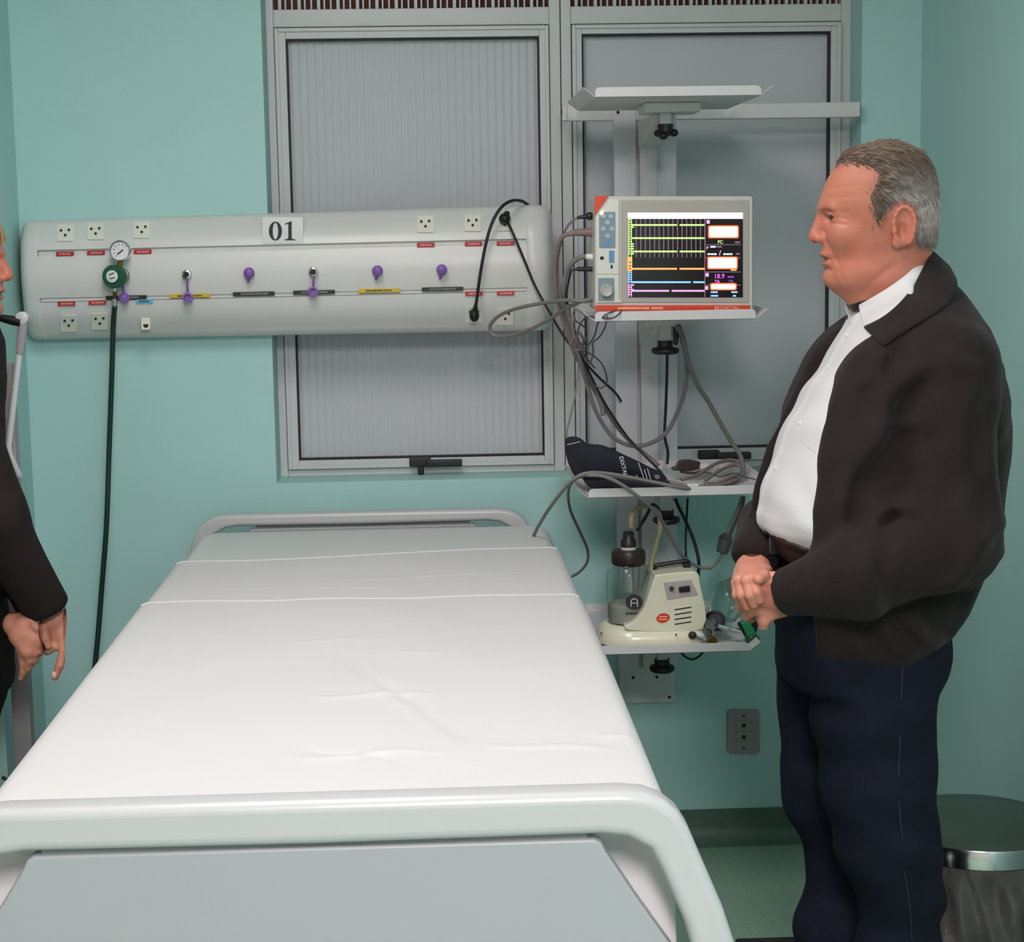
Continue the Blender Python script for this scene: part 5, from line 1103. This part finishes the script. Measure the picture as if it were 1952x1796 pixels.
# ---- the man standing right of the bed
YM = -1.5
def m(px, py, d=0.0): return at(px, py, YM + d)
KM = 1.0 / 1118.0
hc = m(1680, 410, 0.0)
man = thing('person', 'man with short grey hair in dark brown jacket and jeans, hands clasped', 'person', (hc[0] + 0.06, YM, 0))
fr = Frame(hc, 180 - 12, 0.995, 1)
def grey_hair(V):
    u, v, z = V.T; dark = np.array(lin((98, 80, 68))); silver = np.array(lin((178, 166, 164))); mid = np.array(lin((126, 106, 92)))
    s_ = np.clip((-u + 0.004) / 0.045, 0, 1) * np.clip(1.1 - np.abs(z - 0.01) / 0.075, 0, 1); t_ = np.clip((z - 0.085) / 0.03, 0, 1)
    c = dark * (1 - s_[:, None]) + silver * s_[:, None]; return c * (1 - 0.8 * t_[:, None]) + mid * 0.8 * t_[:, None]
build_head(man, fr, False, HAIRLINE, M['hair'], grey_hair, 9000, 0.0065)

TORSO = np.array([  # py, front px, back px, half depth (m)
    (500, 1700, 1778, .06), (530, 1665, 1795, .08), (560, 1640, 1826, .115), (600, 1622, 1852, .165), (622, 1612, 1868, .185), (660, 1590, 1886, .205), (700, 1564, 1902, .212), (760, 1525, 1914, .215), (800, 1500, 1918, .218), (857, 1474, 1918, .222),
    (931, 1450, 1914, .225), (968, 1443, 1912, .225), (990, 1447, 1911, .222), (1005, 1458, 1910, .22), (1021, 1472, 1900, .215), (1060, 1482, 1886, .21), (1150, 1480, 1840, .2), (1200, 1482, 1800, .195), (1250, 1485, 1768, .185), (1300, 1485, 1765, .18)], float)
TZ = np.array([m(1700, r_[0])[2] for r_ in TORSO]); TF = np.array([m(r_[1], r_[0])[0] for r_ in TORSO]); TB = np.array([m(r_[2], r_[0])[0] for r_ in TORSO]); TH = TORSO[:, 3]
oz = np.argsort(TZ); TZ, TF, TB, TH = TZ[oz], TF[oz], TB[oz], TH[oz]
def zpy(py): return m(1700, py)[2]
def torso(P, grow=0.0, back=0.0):
    x, y, z = P; f_ = np.interp(z, TZ, TF) - grow; b_ = np.interp(z, TZ, TB) + back; h_ = np.interp(z, TZ, TH) + grow
    c = (f_ + b_) / 2; a = (b_ - f_) / 2
    t = (x - c) / a; yc = YM + 0.03 * np.clip(-t, -1, 1) * -1.0
    rr = (np.abs(t) ** 2.3 + np.abs((y - yc) / h_) ** 2.3) ** (1 / 2.3)
    return (rr - 1) * np.minimum(a, h_) * 0.85
EDGE = np.array([(470, 1700), (560, 1668), (622, 1640), (660, 1612), (717, 1583), (807, 1565), (890, 1552), (972, 1546), (1050, 1548), (1120, 1550), (1255, 1556)], float)
ED = np.interp(EDGE[:, 0], [470, 560, 640, 720, 820, 920], [-0.03, -0.05, -0.075, -0.12, -0.165, -0.185])
EZ = np.array([m(1600, r_[0], d_)[2] for r_, d_ in zip(EDGE, ED)])[::-1]; EX = np.array([m(r_[1], r_[0], d_)[0] for r_, d_ in zip(EDGE, ED)])[::-1]
FOLDS = [((1762, 690), (1668, 850), .010, .016), ((1745, 800), (1636, 905), .012, .018), ((1705, 650), (1690, 770), .006, .014), ((1860, 720), (1806, 900), .006, .018), ((1905, 985), (1800, 1070), .010, .016), ((1893, 1045), (1765, 1115), .010, .015), ((1850, 1115), (1700, 1140), .008, .014),
         ((1585, 1035), (1565, 1160), .006, .011), ((1640, 1008), (1668, 1165), .008, .014), ((1540, 1070), (1524, 1155), .005, .009), ((1740, 1175), (1835, 1238), .009, .013), ((1690, 1180), (1765, 1245), .008, .012), ((1636, 1190), (1684, 1246), .007, .012), ((1604, 720), (1580, 960), .006, .014), ((1650, 860), (1602, 1020), .008, .013),
         ((1790, 640), (1860, 690), .005, .012), ((1720, 960), (1640, 1010), .008, .012), ((1820, 900), (1850, 1020), .006, .015), ((1880, 780), (1895, 950), .006, .016), ((1500, 1085), (1512, 1165), .004, .007), ((1660, 720), (1640, 800), .005, .012)]
def fold_disp(P):
    x, y, z = P; out = 0
    for a_, b_, h_, w_ in FOLDS:
        p0, p1 = m(a_[0], a_[1], -0.2), m(b_[0], b_[1], -0.2); e = np.array([p1[0] - p0[0], p1[2] - p0[2]]); L = np.linalg.norm(e); e = e / L
        t = ((x - p0[0]) * e[0] + (z - p0[2]) * e[1]) / L; s_ = -(x - p0[0]) * e[1] + (z - p0[2]) * e[0] + 0.012 * np.sin(3.2 * t)
        out = out + h_ * (s_ / w_) * np.exp(0.5 - 0.5 * (s_ / w_) ** 2) * np.exp(-((t - 0.5) / 0.42) ** 4) * np.clip((YM - 0.02 - y) / 0.08, 0, 1)
    return out
def folds(P, amp=1.0):
    x, y, z = P
    w1 = np.sin(62 * (z * 0.75 - x * 0.65) + 5 * np.sin(9 * z) + 3 * np.sin(11 * x + 4 * y))
    w2_ = np.sin(48 * (z * 0.35 + x * 0.95) + 4 * np.sin(7 * z + 2) + 3 * y * 6)
    big = np.sin(19 * (z * 0.9 - x * 0.55) + 2 * np.sin(6 * x))
    return amp * (0.0035 * np.maximum(w1, -0.2) * (0.4 + 0.6 * np.sin(5 * z + 8 * x) ** 2) + 0.002 * w2_ + 0.0035 * big)
sh_n, el_n, mid_n, cf_n = m(1812, 705, -0.195), m(1815, 1030, -0.24), m(1645, 1095, -0.24), m(1502, 1128, -0.17)
sh_f, el_f, cf_f = m(1660, 680, 0.17), m(1545, 955, 0.25), m(1437, 1052, 0.0)
def arms(P):
    d = caps(P, sh_n, el_n, 0.079, 0.074)
    d = smin(d, caps(P, el_n, mid_n, 0.080, 0.069), 0.05)
    d = smin(d, caps(P, mid_n, cf_n, 0.069, 0.040), 0.03)
    e = caps(P, sh_f, el_f, 0.078, 0.062)
    e = smin(e, caps(P, el_f, m(1462, 1000, 0.13), 0.062, 0.044), 0.04)
    e = smin(e, caps(P, m(1462, 1000, 0.13), cf_f, 0.046, 0.044), 0.03)
    nn = (cf_n - mid_n) / np.linalg.norm(cf_n - mid_n); d = smax(d, sum((P[i] - cf_n[i]) * nn[i] for i in range(3)) - 0.012, 0.008)
    nf = (cf_f - el_f) / np.linalg.norm(cf_f - el_f) * 0.5 + np.array([0, 0, -0.6]); nf /= np.linalg.norm(nf); e = smax(e, sum((P[i] - cf_f[i]) * nf[i] for i in range(3)) - 0.022, 0.008)
    return d, e
def above(P, a, b_):
    a, b_ = m(*a), m(*b_); e = np.array([b_[0] - a[0], b_[2] - a[2]]); e /= np.linalg.norm(e); return -(P[0] - a[0]) * e[1] + (P[2] - a[2]) * e[0]
def jacket(P):
    x, y, z = P
    d = torso(P, 0.012, 0.0)
    d = smin(d, caps(P, m(1770, 600, -0.04), m(1812, 690, -0.16), 0.056, 0.072), 0.05)
    d = smin(d, caps(P, m(1690, 590, 0.05), m(1655, 665, 0.15), 0.06, 0.07), 0.05)
    d = smin(d, caps(P, m(1606, 655, 0.10), m(1562, 790, 0.13), 0.050, 0.060), 0.05)     # far front panel
    zc = z - zpy(1250)
    d = d + 0.010 * np.exp(-((z - zpy(1232)) / 0.022) ** 2)                                # gathered waistband
    # the open front
    ex = np.interp(z, EZ, EX)
    cut = smax(x - ex - 0.10 * np.clip(y - (YM - 0.2), -0.1, 0.45), y - (YM + 0.06), 0.01)
    d = smax(d, -cut, 0.006)
    an, af = arms(P)
    d = smin(d, an, 0.018); d = smin(d, af, 0.018)
    d = smax(d, zpy(1252) - z + 0.0 * x, 0.008)
    # neck opening
    d = smax(d, -caps(P, m(1712, 470), m(1700, 590, -0.01), 0.068, 0.060), 0.01)
    d = smax(d, above(P, (1628, 622), (1800, 496)), 0.02)
    lowsl = 0.4 + 0.6 * np.clip((zpy(700) - z) / 0.3, 0, 1)
    return d + np.minimum(folds(P, 0.8) * lowsl + fold_disp(P) * np.clip((x - ex) / 0.05, 0, 1), 0.0085)
lo, hi = m(1380, 1262, 0.0), m(1945, 480, 0.0)
V, F = surface_net(jacket, (lo[0], YM - 0.38, lo[2]), (hi[0] + 0.06, YM + 0.36, hi[2]), 0.0058)
jk = mesh_obj('jacket', V, F, M['jacket'], man, smooth=True)
# sleeve and zip details
ze = [m(px, py, -0.215 + 0.0) for py, px in EDGE[3:9]]
def shirt(P):
    x, y, z = P
    d = torso(P, -0.001, -0.03)
    d = smax(d, -caps(P, m(1712, 470), m(1706, 575), 0.064, 0.060), 0.01)
    d = smax(d, above(P, (1634, 596), (1770, 508)), 0.01)
    d = smax(d, x - np.interp(z, EZ, EX) - 0.055, 0.01)
    b_ = z - (zpy(1050) + (x - m(1548, 1050)[0]) * (zpy(1012) - zpy(1050)) / (m(1468, 1012)[0] - m(1548, 1050)[0]))
    d = smax(d, -b_, 0.012)
    w = 0.0022 * np.sin(40 * (z + 0.7 * (x - hc[0])) + 2.5 * np.sin(14 * z) + 14 * y) + 0.0016 * np.sin(85 * (x + 0.35 * z) + 3 * np.sin(17 * z))
    pk = 0.003 * np.exp(-((y - (YM - 0.02)) / 0.014) ** 2)
    return d + w * np.clip((zpy(640) - z) / 0.1, 0.2, 1) - pk
V, F = surface_net(shirt, (lo[0], YM - 0.24, zpy(1062)), (m(1800, 600)[0], YM + 0.24, zpy(560)), 0.0055)
shp = mesh_obj('shirt', V, F, M['shirt'], man, smooth=True)
def snap(sdf, p, dirn, n=60, step=0.004):
    p = np.array(p, float); v_ = p - CAM; dirn = v_ / np.linalg.norm(v_)      # march away from the viewer onto the cloth
    for _ in range(n):
        if sdf(tuple(np.array([c]) for c in p))[0] < 0: break
        p = p + np.array(dirn) * step
    return p
for px, py in ((1520, 807), (1574, 700), (1474, 893), (1610, 640)):
    p0 = snap(shirt, m(px + 6, py, -0.4), (0, 1, 0), 120); MB().sphere(p0, (0.0048, 0.003, 0.0048), 12, 8).build('button', M['button'], shp, smooth=True)
pk = [snap(shirt, m(px, py, -0.4), (0, 1, 0), 120) for px, py in ((1531, 843), (1543, 852), (1555, 862))]
MB().tube(pk, 0.0016, 6).build('pocket_edge', M['button'], shp, smooth=True)

def neckband(top, bot, hw, rise, name, mm, parent, th, under):
    """folded collar: top / bottom edges given as near-side pixels from the nape to the front, mirrored to the far side"""
    T_, B_ = catmull(np.array(top, float), 8), catmull(np.array(bot, float), 8); n = len(T_); rows = []
    for side in (1, -1):
        rng_ = range(n) if side == -1 else range(n - 1, 0, -1)
        for i in rng_:
            t = i / (n - 1); d_ = math.sin(PI * (0.02 + 0.93 * t)) ** 0.75 * side
            sf = 26 * t * (side > 0) * (hw < 0.07); a_ = m(T_[i][0] - sf, T_[i][1], d_ * hw); b_ = m(B_[i][0] - sf, B_[i][1] - sf * 0.4, d_ * (hw + rise))
            k_ = np.linspace(0, 1, 6)[:, None]; mid = a_ * (1 - k_) + b_ * k_
            out = np.array([0, side * math.sin(PI * t * 0.95), 0]) * 0.006 * np.sin(PI * k_)
            row = mid + out
            if side == -1:
                for j in range(6):
                    q_ = snap(under, row[j] - 0.22 * (row[j] - CAM) / np.linalg.norm(row[j] - CAM), None, 110, 0.002); v_ = (row[j] - CAM) / np.linalg.norm(row[j] - CAM)
                    q_ = q_ - v_ * (0.0045 + 0.004 * math.sin(PI * j / 5))
                    if np.linalg.norm(q_ - CAM) < np.linalg.norm(row[j] - CAM): row[j] = q_
            rows.append(row)
    G = np.array(rows); V, F = quadstrip(G)
    o = mesh_obj(name, V, F, mm, parent, smooth=True)
    md = o.modifiers.new('solid', 'SOLIDIFY'); md.thickness = th; md.offset = 0
    sb_ = o.modifiers.new('sub', 'SUBSURF'); sb_.levels = 1; sb_.render_levels = 1
    return o
neckband([(1768, 488), (1752, 500), (1728, 522), (1700, 543), (1668, 563), (1636, 581)], [(1784, 505), (1768, 530), (1742, 560), (1715, 583), (1685, 605), (1645, 624)], 0.067, 0.016, 'collar', M['shirt'], shp, 0.0025, shirt)
slab('neck_button', [(1614 + 3 * math.cos(t), 606 + 3 * math.sin(t)) for t in T[::4]], YM - 0.03, 0.004, M['print'], shp)
neckband([(1776, 478), (1764, 500), (1742, 540), (1715, 576), (1684, 603), (1645, 624)], [(1812, 512), (1826, 545), (1808, 580), (1762, 612), (1722, 636), (1686, 662)], 0.078, 0.075, 'jacket_collar', M['jacket'], jk, 0.006, lambda P: np.minimum(jacket(P), shirt(P)))

# belt, trousers, shoes
KN = [m(1672, 1262, -0.085), m(1664, 1366, -0.095), m(1674, 1482, -0.1), m(1692, 1600, -0.1), m(1714, 1700, -0.095), m(1716, 1800, -0.09)]
RN = [0.100, 0.103, 0.097, 0.088, 0.074, 0.072]
KF = [m(1590, 1262, 0.085), m(1584, 1366, 0.1), m(1584, 1470, 0.1), m(1585, 1515, 0.1), m(1606, 1575, 0.1), m(1614, 1640, 0.1), m(1616, 1730, 0.1), m(1600, 1775, 0.1), m(1604, 1810, 0.1)]
RF = [0.104, 0.094, 0.087, 0.084, 0.074, 0.078, 0.080, 0.078, 0.074]
def foot_pt(p): return np.array([p[0], p[1], 0.06])
def trousers(P):
    x, y, z = P
    d = smax(torso(P, 0.0, -0.045), np.maximum(z - zpy(1042) - 0.2 * (x - m(1548, 1050)[0]), zpy(1290) - z), 0.02)
    d = smin(d, ell(P, m(1690, 1235, 0.0), (0.11, 0.16, 0.12)), 0.05)
    for K_, R_ in ((KN, RN), (KF, RF)):
        for i in range(len(K_) - 1): d = smin(d, caps(P, K_[i], K_[i + 1], R_[i], R_[i + 1]), 0.02)
        d = smin(d, caps(P, K_[-1], foot_pt(K_[-1]), R_[-1], 0.072), 0.02)
    w = 0.004 * np.sin(55 * z + 22 * (x - 0.8) ** 1 + 3 * np.sin(10 * z + 8 * x)) * np.exp(-((z - zpy(1700)) / 0.16) ** 2) + 0.0028 * np.sin(48 * z - 30 * x + 2 * np.sin(9 * x)) * np.exp(-((z - zpy(1330)) / 0.09) ** 2) + 0.002 * np.sin(26 * z + 14 * x + 5 * y)
    d = d + w
    return smax(d, 0.035 - z, 0.01)
V, F = surface_net(trousers, (m(1440, 1300)[0], YM - 0.24, 0.02), (m(1850, 1300)[0], YM + 0.23, zpy(1000)), 0.0068)
tr = mesh_obj('trousers', V, F, M['jeans'], man, smooth=True)
sm = [snap(trousers, at(px, py, YM - 0.5), None, 220, 0.002) - [0, 0.0006, 0] for px, py in ((1720, 1262), (1718, 1330), (1716, 1400), (1713, 1470), (1714, 1540), (1720, 1600), (1724, 1660), (1734, 1730), (1738, 1790))]
MB().tube(sm, 0.0011, 6, 4).build('side_seam', M['seam'], tr, smooth=True)
def belt(P):
    x, y, z = P; zz = z - zpy(1044) - 0.30 * (m(1548, 1050)[0] - x)
    return smax(torso(P, 0.004, -0.05), np.abs(zz) - 0.021, 0.004)
V, F = surface_net(belt, (lo[0], YM - 0.25, zpy(1100)), (m(1700, 600)[0], YM + 0.25, zpy(990)), 0.005)
bl = mesh_obj('belt', V, F, M['belt'], man, smooth=True)
pb = snap(belt, m(1478, 1040, -0.4), (0, 1, 0), 120)
MB().box(pb + [-0.012, -0.004, -0.016], pb + [0.012, 0.003, 0.016]).build('buckle', M['darksteel'], bl, bevel=0.003)
for K_ in (KN, KF):
    c = foot_pt(K_[-1])
    def shoe(P, c=c):
        d = smin(ell(P, (c[0] - 0.085, c[1] - 0.01, 0.03), (0.14, 0.048, 0.045)), caps(P, (c[0], c[1], 0.05), (c[0], c[1], 0.10), 0.048, 0.045), 0.03)
        return smax(d, 0.004 - P[2], 0.004)
    V, F = surface_net(shoe, (c[0] - 0.25, c[1] - 0.08, -0.01), (c[0] + 0.09, c[1] + 0.08, 0.16), 0.006)
    mesh_obj('shoe', V, F, M['shoe'], man, smooth=True)

# hands
def hand_mesh(name, sdf, lo_, hi_, parent, h=0.0018):
    V, F = surface_net(sdf, lo_, hi_, h)
    n = len(V); base = np.array([lin((204, 138, 116))] * n); k = 0.5 + 0.5 * np.sin(V[:, 0] * 160 + 2 * np.sin(V[:, 2] * 120)) * np.sin(V[:, 2] * 170)
    base = base * (1 - 0.35 * k[:, None]) + np.array(lin((196, 116, 98))) * 0.35 * k[:, None]
    return mesh_obj(name, V, F, M['skin'], parent, smooth=True, colr=base)
def chain(P, d, pts, rad, k):
    for i in range(len(pts) - 1): d = smin(d, caps(P, pts[i], pts[i + 1], rad[i], rad[i + 1]), k if i == 0 else 0.003)
    return d
def near_hand(P):
    d = caps(P, m(1512, 1140, -0.175), m(1486, 1126, -0.16), 0.029, 0.031)
    d = smin(d, caps(P, m(1484, 1112, -0.165), m(1448, 1104, -0.155), 0.022, 0.017), 0.012)
    d = smin(d, caps(P, m(1484, 1136, -0.160), m(1446, 1136, -0.150), 0.024, 0.017), 0.014)
    d = smin(d, caps(P, m(1490, 1152, -0.150), m(1456, 1160, -0.140), 0.021, 0.016), 0.014)
    r = (0.0098, 0.0092, 0.0086, 0.0075)
    f_ = [[(1450, 1103, -.155), (1428, 1112, -.150), (1414, 1128, -.135), (1420, 1140, -.115)],
          [(1446, 1122, -.153), (1424, 1130, -.146), (1411, 1145, -.130), (1418, 1156, -.112)],
          [(1446, 1140, -.150), (1424, 1146, -.140), (1412, 1156, -.124), (1420, 1166, -.108)],
          [(1452, 1157, -.142), (1434, 1166, -.132), (1424, 1174, -.118), (1432, 1180, -.104)]]
    for q_ in f_: d = chain(P, d, [m(*p) for p in q_], r, 0.007)
    d = chain(P, d, [m(*p) for p in [(1482, 1160, -.150), (1466, 1172, -.150), (1456, 1184, -.150), (1455, 1195, -.146)]], (0.014, 0.0115, 0.010, 0.0088), 0.010)
    for px, py in ((1451, 1101), (1446, 1121), (1446, 1140)): d = smin(d, ell(P, m(px, py, -0.166), (0.011, 0.009, 0.009)), 0.006)
    for a_, b_ in (((1480, 1112, -.186), (1452, 1106, -.172)), ((1480, 1130, -.184), (1450, 1124, -.17))): d = smin(d, caps(P, m(*a_), m(*b_), 0.004), 0.006)
    return d
a_, b_ = m(1388, 1215, -0.2), m(1530, 1070, -0.08)
hand_mesh('hand', near_hand, (a_[0], YM - 0.215, a_[2]), (b_[0], YM - 0.07, b_[2]), man)
def far_hand(P):
    d = caps(P, m(1441, 1040, 0.035), m(1435, 1078, -0.01), 0.018, 0.024)
    d = smin(d, caps(P, m(1445, 1084, -0.06), m(1444, 1098, -0.10), 0.021, 0.018), 0.014)
    d = smin(d, caps(P, m(1425, 1084, -0.06), m(1420, 1092, -0.11), 0.020, 0.016), 0.014)
    d = smin(d, caps(P, m(1433, 1080, -0.06), m(1432, 1098, -0.115), 0.021, 0.016), 0.014)
    r = (0.0102, 0.0096, 0.009, 0.0078)
    f_ = [[(1444, 1086, -.13), (1438, 1104, -.175), (1442, 1128, -.186), (1448, 1144, -.182)],
          [(1430, 1086, -.13), (1424, 1106, -.170), (1430, 1134, -.182), (1436, 1152, -.176)],
          [(1418, 1088, -.12), (1410, 1106, -.155), (1415, 1134, -.166), (1424, 1156, -.160)],
          [(1411, 1090, -.10), (1405, 1110, -.125), (1406, 1134, -.140), (1412, 1152, -.136)]]
    for q_ in f_: d = chain(P, d, [m(*p) for p in q_], r, 0.008)
    d = chain(P, d, [m(*p) for p in [(1450, 1082, -.055), (1459, 1090, -.13), (1455, 1098, -.178), (1446, 1104, -.19)]], (0.014, 0.012, 0.0105, 0.009), 0.010)
    for px, py, dd in ((1440, 1104, -.178), (1426, 1106, -.174), (1411, 1106, -.158)): d = smin(d, ell(P, m(px, py, dd), (0.0105, 0.0085, 0.0085)), 0.004)
    return d
a_, b_ = m(1386, 1175, -0.2), m(1485, 1025, 0.1)
hand_mesh('hand', far_hand, (a_[0], YM - 0.215, a_[2]), (b_[0], YM + 0.09, b_[2]), man)

# ---- the woman at the left edge
YW = -0.85
def wp(px, py, d=0.0): return at(px, py, YW + d)
wc = wp(-88, 497)
wo = thing('person', 'blonde woman in black coat at left edge, facing the bed', 'person', (wc[0] - 0.05, YW, 0))
frw = Frame(wc, 4, 0.94, -1)
FHAIR = [(1556, 392), (1560, 372), (1590, 366), (1640, 372), (1652, 400), (1660, 440), (1668, 520), (1680, 570), (1740, 590), (1800, 570), (1815, 420), (1815, 240), (1600, 240), (1560, 290), (1548, 340)]
def blonde(V):
    k = 0.5 + 0.5 * np.sin(V[:, 1] * 220 + V[:, 2] * 60 + V[:, 0] * 90); return np.array(lin((150, 104, 58)))[None] * (1 - k[:, None]) + np.array(lin((206, 164, 104)))[None] * k[:, None]
build_head(wo, frw, True, FHAIR, M['blond'], blonde, 7000, 0.026)
WT = [(600, -190, -20, .10), (650, -250, 0, .17), (720, -270, 8, .19), (850, -265, 0, .19), (1000, -240, 0, .18), (1150, -250, 6, .19), (1290, -255, 20, .19), (1400, -250, 14, .185), (1540, -245, 4, .18)]
wz = np.array([wp(0, r_[0])[2] for r_ in WT])[::-1]; wf = np.array([wp(r_[2], r_[0])[0] for r_ in WT])[::-1]; wb_ = np.array([wp(r_[1], r_[0])[0] for r_ in WT])[::-1]; whd = np.array([r_[3] for r_ in WT])[::-1]
wsh, wel, wcf = wp(-110, 700, -0.17), wp(-14, 985, -0.17), wp(88, 1158, -0.10)
wsh2, wel2, wcf2 = wp(-110, 700, 0.15), wp(0, 1000, 0.12), wp(70, 1150, -0.02)
def coat(P):
    x, y, z = P; f_ = np.interp(z, wz, wf); b_ = np.interp(z, wz, wb_); h_ = np.interp(z, wz, whd); c = (f_ + b_) / 2; a = (f_ - b_) / 2
    d = ((np.abs((x - c) / a) ** 2.3 + np.abs((y - YW) / h_) ** 2.3) ** (1 / 2.3) - 1) * np.minimum(a, h_) * 0.85
    d = smax(d, np.maximum(z - wp(0, 600)[2], wp(0, 1330)[2] - z), 0.03)
    n_ = smin(caps(P, wsh, wel, 0.078, 0.062), caps(P, wel, wcf, 0.062, 0.047), 0.03)
    f2 = smin(caps(P, wsh2, wel2, 0.075, 0.06), caps(P, wel2, wcf2, 0.06, 0.046), 0.03)
    for w_, e_, k_ in ((n_, wel, wcf), (f2, wel2, wcf2)):
        nn = (k_ - e_) / np.linalg.norm(k_ - e_); s_ = sum((P[i] - k_[i]) * nn[i] for i in range(3)); w_ = smax(w_, s_ - 0.008, 0.005); d = smin(d, w_, 0.015)
    d = smax(d, -caps(P, wp(-110, 560), wp(-110, 640), 0.055), 0.01)
    return d + folds(P, 0.5)
V, F = surface_net(coat, (wp(-330, 700)[0], YW - 0.32, wp(0, 1340)[2]), (wp(160, 700)[0], YW + 0.30, wp(0, 590)[2]), 0.0065)
ct = mesh_obj('coat', V, F, M['coat'], wo, smooth=True)
def wtr(P):
    x, y, z = P; d = None
    for dy in (-0.085, 0.085):
        h0, k0, f0_ = wp(-110, 1290, dy), wp(-92, 1600, dy), np.array([wp(-110, 1290)[0] - 0.02, YW + dy, 0.08])
        q_ = smin(caps(P, h0, k0, 0.112, 0.085), caps(P, k0, f0_, 0.085, 0.066), 0.03); d = q_ if d is None else smin(d, q_, 0.03)
    d = smin(d, ell(P, wp(-115, 1310), (0.14, 0.17, 0.12)), 0.04)
    return smax(d + 0.002 * np.sin(40 * z + 20 * x), 0.03 - z, 0.01)
V, F = surface_net(wtr, (wp(-330, 1290)[0], YW - 0.26, 0.01), (wp(120, 1290)[0], YW + 0.26, wp(0, 1210)[2]), 0.008)
mesh_obj('trousers', V, F, M['trouser'], wo, smooth=True)
for dy in (-0.085, 0.085):
    c = np.array([wp(-110, 1290)[0] - 0.02, YW + dy, 0.05])
    def shoe(P, c=c): return smax(smin(ell(P, (c[0] + 0.07, c[1], 0.025), (0.13, 0.042, 0.04)), caps(P, c, c + [0, 0, 0.05], 0.042), 0.03), 0.004 - P[2], 0.004)
    V, F = surface_net(shoe, (c[0] - 0.08, c[1] - 0.07, -0.01), (c[0] + 0.24, c[1] + 0.07, 0.14), 0.006)
    mesh_obj('shoe', V, F, M['shoe'], wo, smooth=True)
def whand_r(P):      # back hand: index finger pointing down, others curled
    d = caps(P, wp(98, 1150, -.06), wp(106, 1180, -.075), 0.024, 0.025)
    d = smin(d, caps(P, wp(112, 1182, -.078), wp(114, 1208, -.085), 0.019, 0.015), 0.012)
    d = smin(d, caps(P, wp(98, 1182, -.07), wp(98, 1208, -.075), 0.019, 0.015), 0.012)
    d = chain(P, d, [wp(*p) for p in [(116, 1205, -.088), (121, 1238, -.095), (114, 1268, -.10), (105, 1292, -.10)]], (0.0105, 0.0095, 0.0085, 0.0065), 0.008)
    d = chain(P, d, [wp(*p) for p in [(104, 1208, -.085), (104, 1232, -.092), (93, 1240, -.09), (85, 1236, -.082)]], (0.0105, 0.0095, 0.0085, 0.007), 0.008)
    d = chain(P, d, [wp(*p) for p in [(94, 1206, -.075), (92, 1230, -.078), (84, 1240, -.076), (76, 1236, -.07)]], (0.010, 0.009, 0.008, 0.007), 0.008)
    d = chain(P, d, [wp(*p) for p in [(86, 1202, -.06), (84, 1222, -.06), (77, 1230, -.058), (70, 1228, -.05)]], (0.009, 0.008, 0.0075, 0.0065), 0.008)
    d = chain(P, d, [wp(*p) for p in [(90, 1172, -.08), (84, 1196, -.10), (86, 1216, -.105), (92, 1232, -.106)]], (0.013, 0.0105, 0.0095, 0.007), 0.010)
    return d
def whand_l(P):      # front hand, turned in over the other
    d = caps(P, wp(30, 1190, -.10), wp(46, 1205, -.11), 0.026, 0.025)
    d = smin(d, caps(P, wp(44, 1196, -.115), wp(62, 1216, -.12), 0.020, 0.015), 0.012)
    d = smin(d, caps(P, wp(38, 1214, -.115), wp(52, 1240, -.12), 0.021, 0.016), 0.012)
    for q_, r0 in (([(62, 1214, -.12), (74, 1226, -.118), (80, 1238, -.11), (76, 1246, -.10)], .0100), ([(58, 1228, -.122), (66, 1244, -.118), (66, 1258, -.108), (60, 1264, -.098)], .0100),
                   ([(50, 1238, -.12), (56, 1258, -.116), (54, 1272, -.106), (48, 1278, -.096)], .0097), ([(40, 1240, -.115), (44, 1262, -.110), (44, 1280, -.102), (40, 1292, -.096)], .0088)):
        d = chain(P, d, [wp(*p) for p in q_], (r0, r0 * .94, r0 * .86, r0 * .7), 0.008)
    d = chain(P, d, [wp(*p) for p in [(46, 1188, -.12), (62, 1184, -.125), (70, 1196, -.125), (76, 1212, -.12)]], (0.013, 0.0105, 0.0095, 0.0075), 0.010)
    return d
hand_mesh('hand', whand_r, (wp(50, 1200)[0], YW - 0.13, wp(0, 1310)[2]), (wp(140, 1200)[0], YW - 0.02, wp(0, 1125)[2]), wo, 0.002)
lh = hand_mesh('hand', whand_l, (wp(0, 1200)[0], YW - 0.16, wp(0, 1310)[2]), (wp(100, 1200)[0], YW - 0.06, wp(0, 1150)[2]), wo, 0.002)
MB().sphere(wp(103, 1287, -0.107), (0.0048, 0.003, 0.0075), 12, 8).build('nail', M['nail'], wo, smooth=True)
MB().lathe([(0.0102, -0.0022), (0.0112, 0), (0.0102, 0.0022)], wp(86, 1240, -0.088), (1, 0.2, 0.3), 20).build('ring', M['ring'], wo, smooth=True)
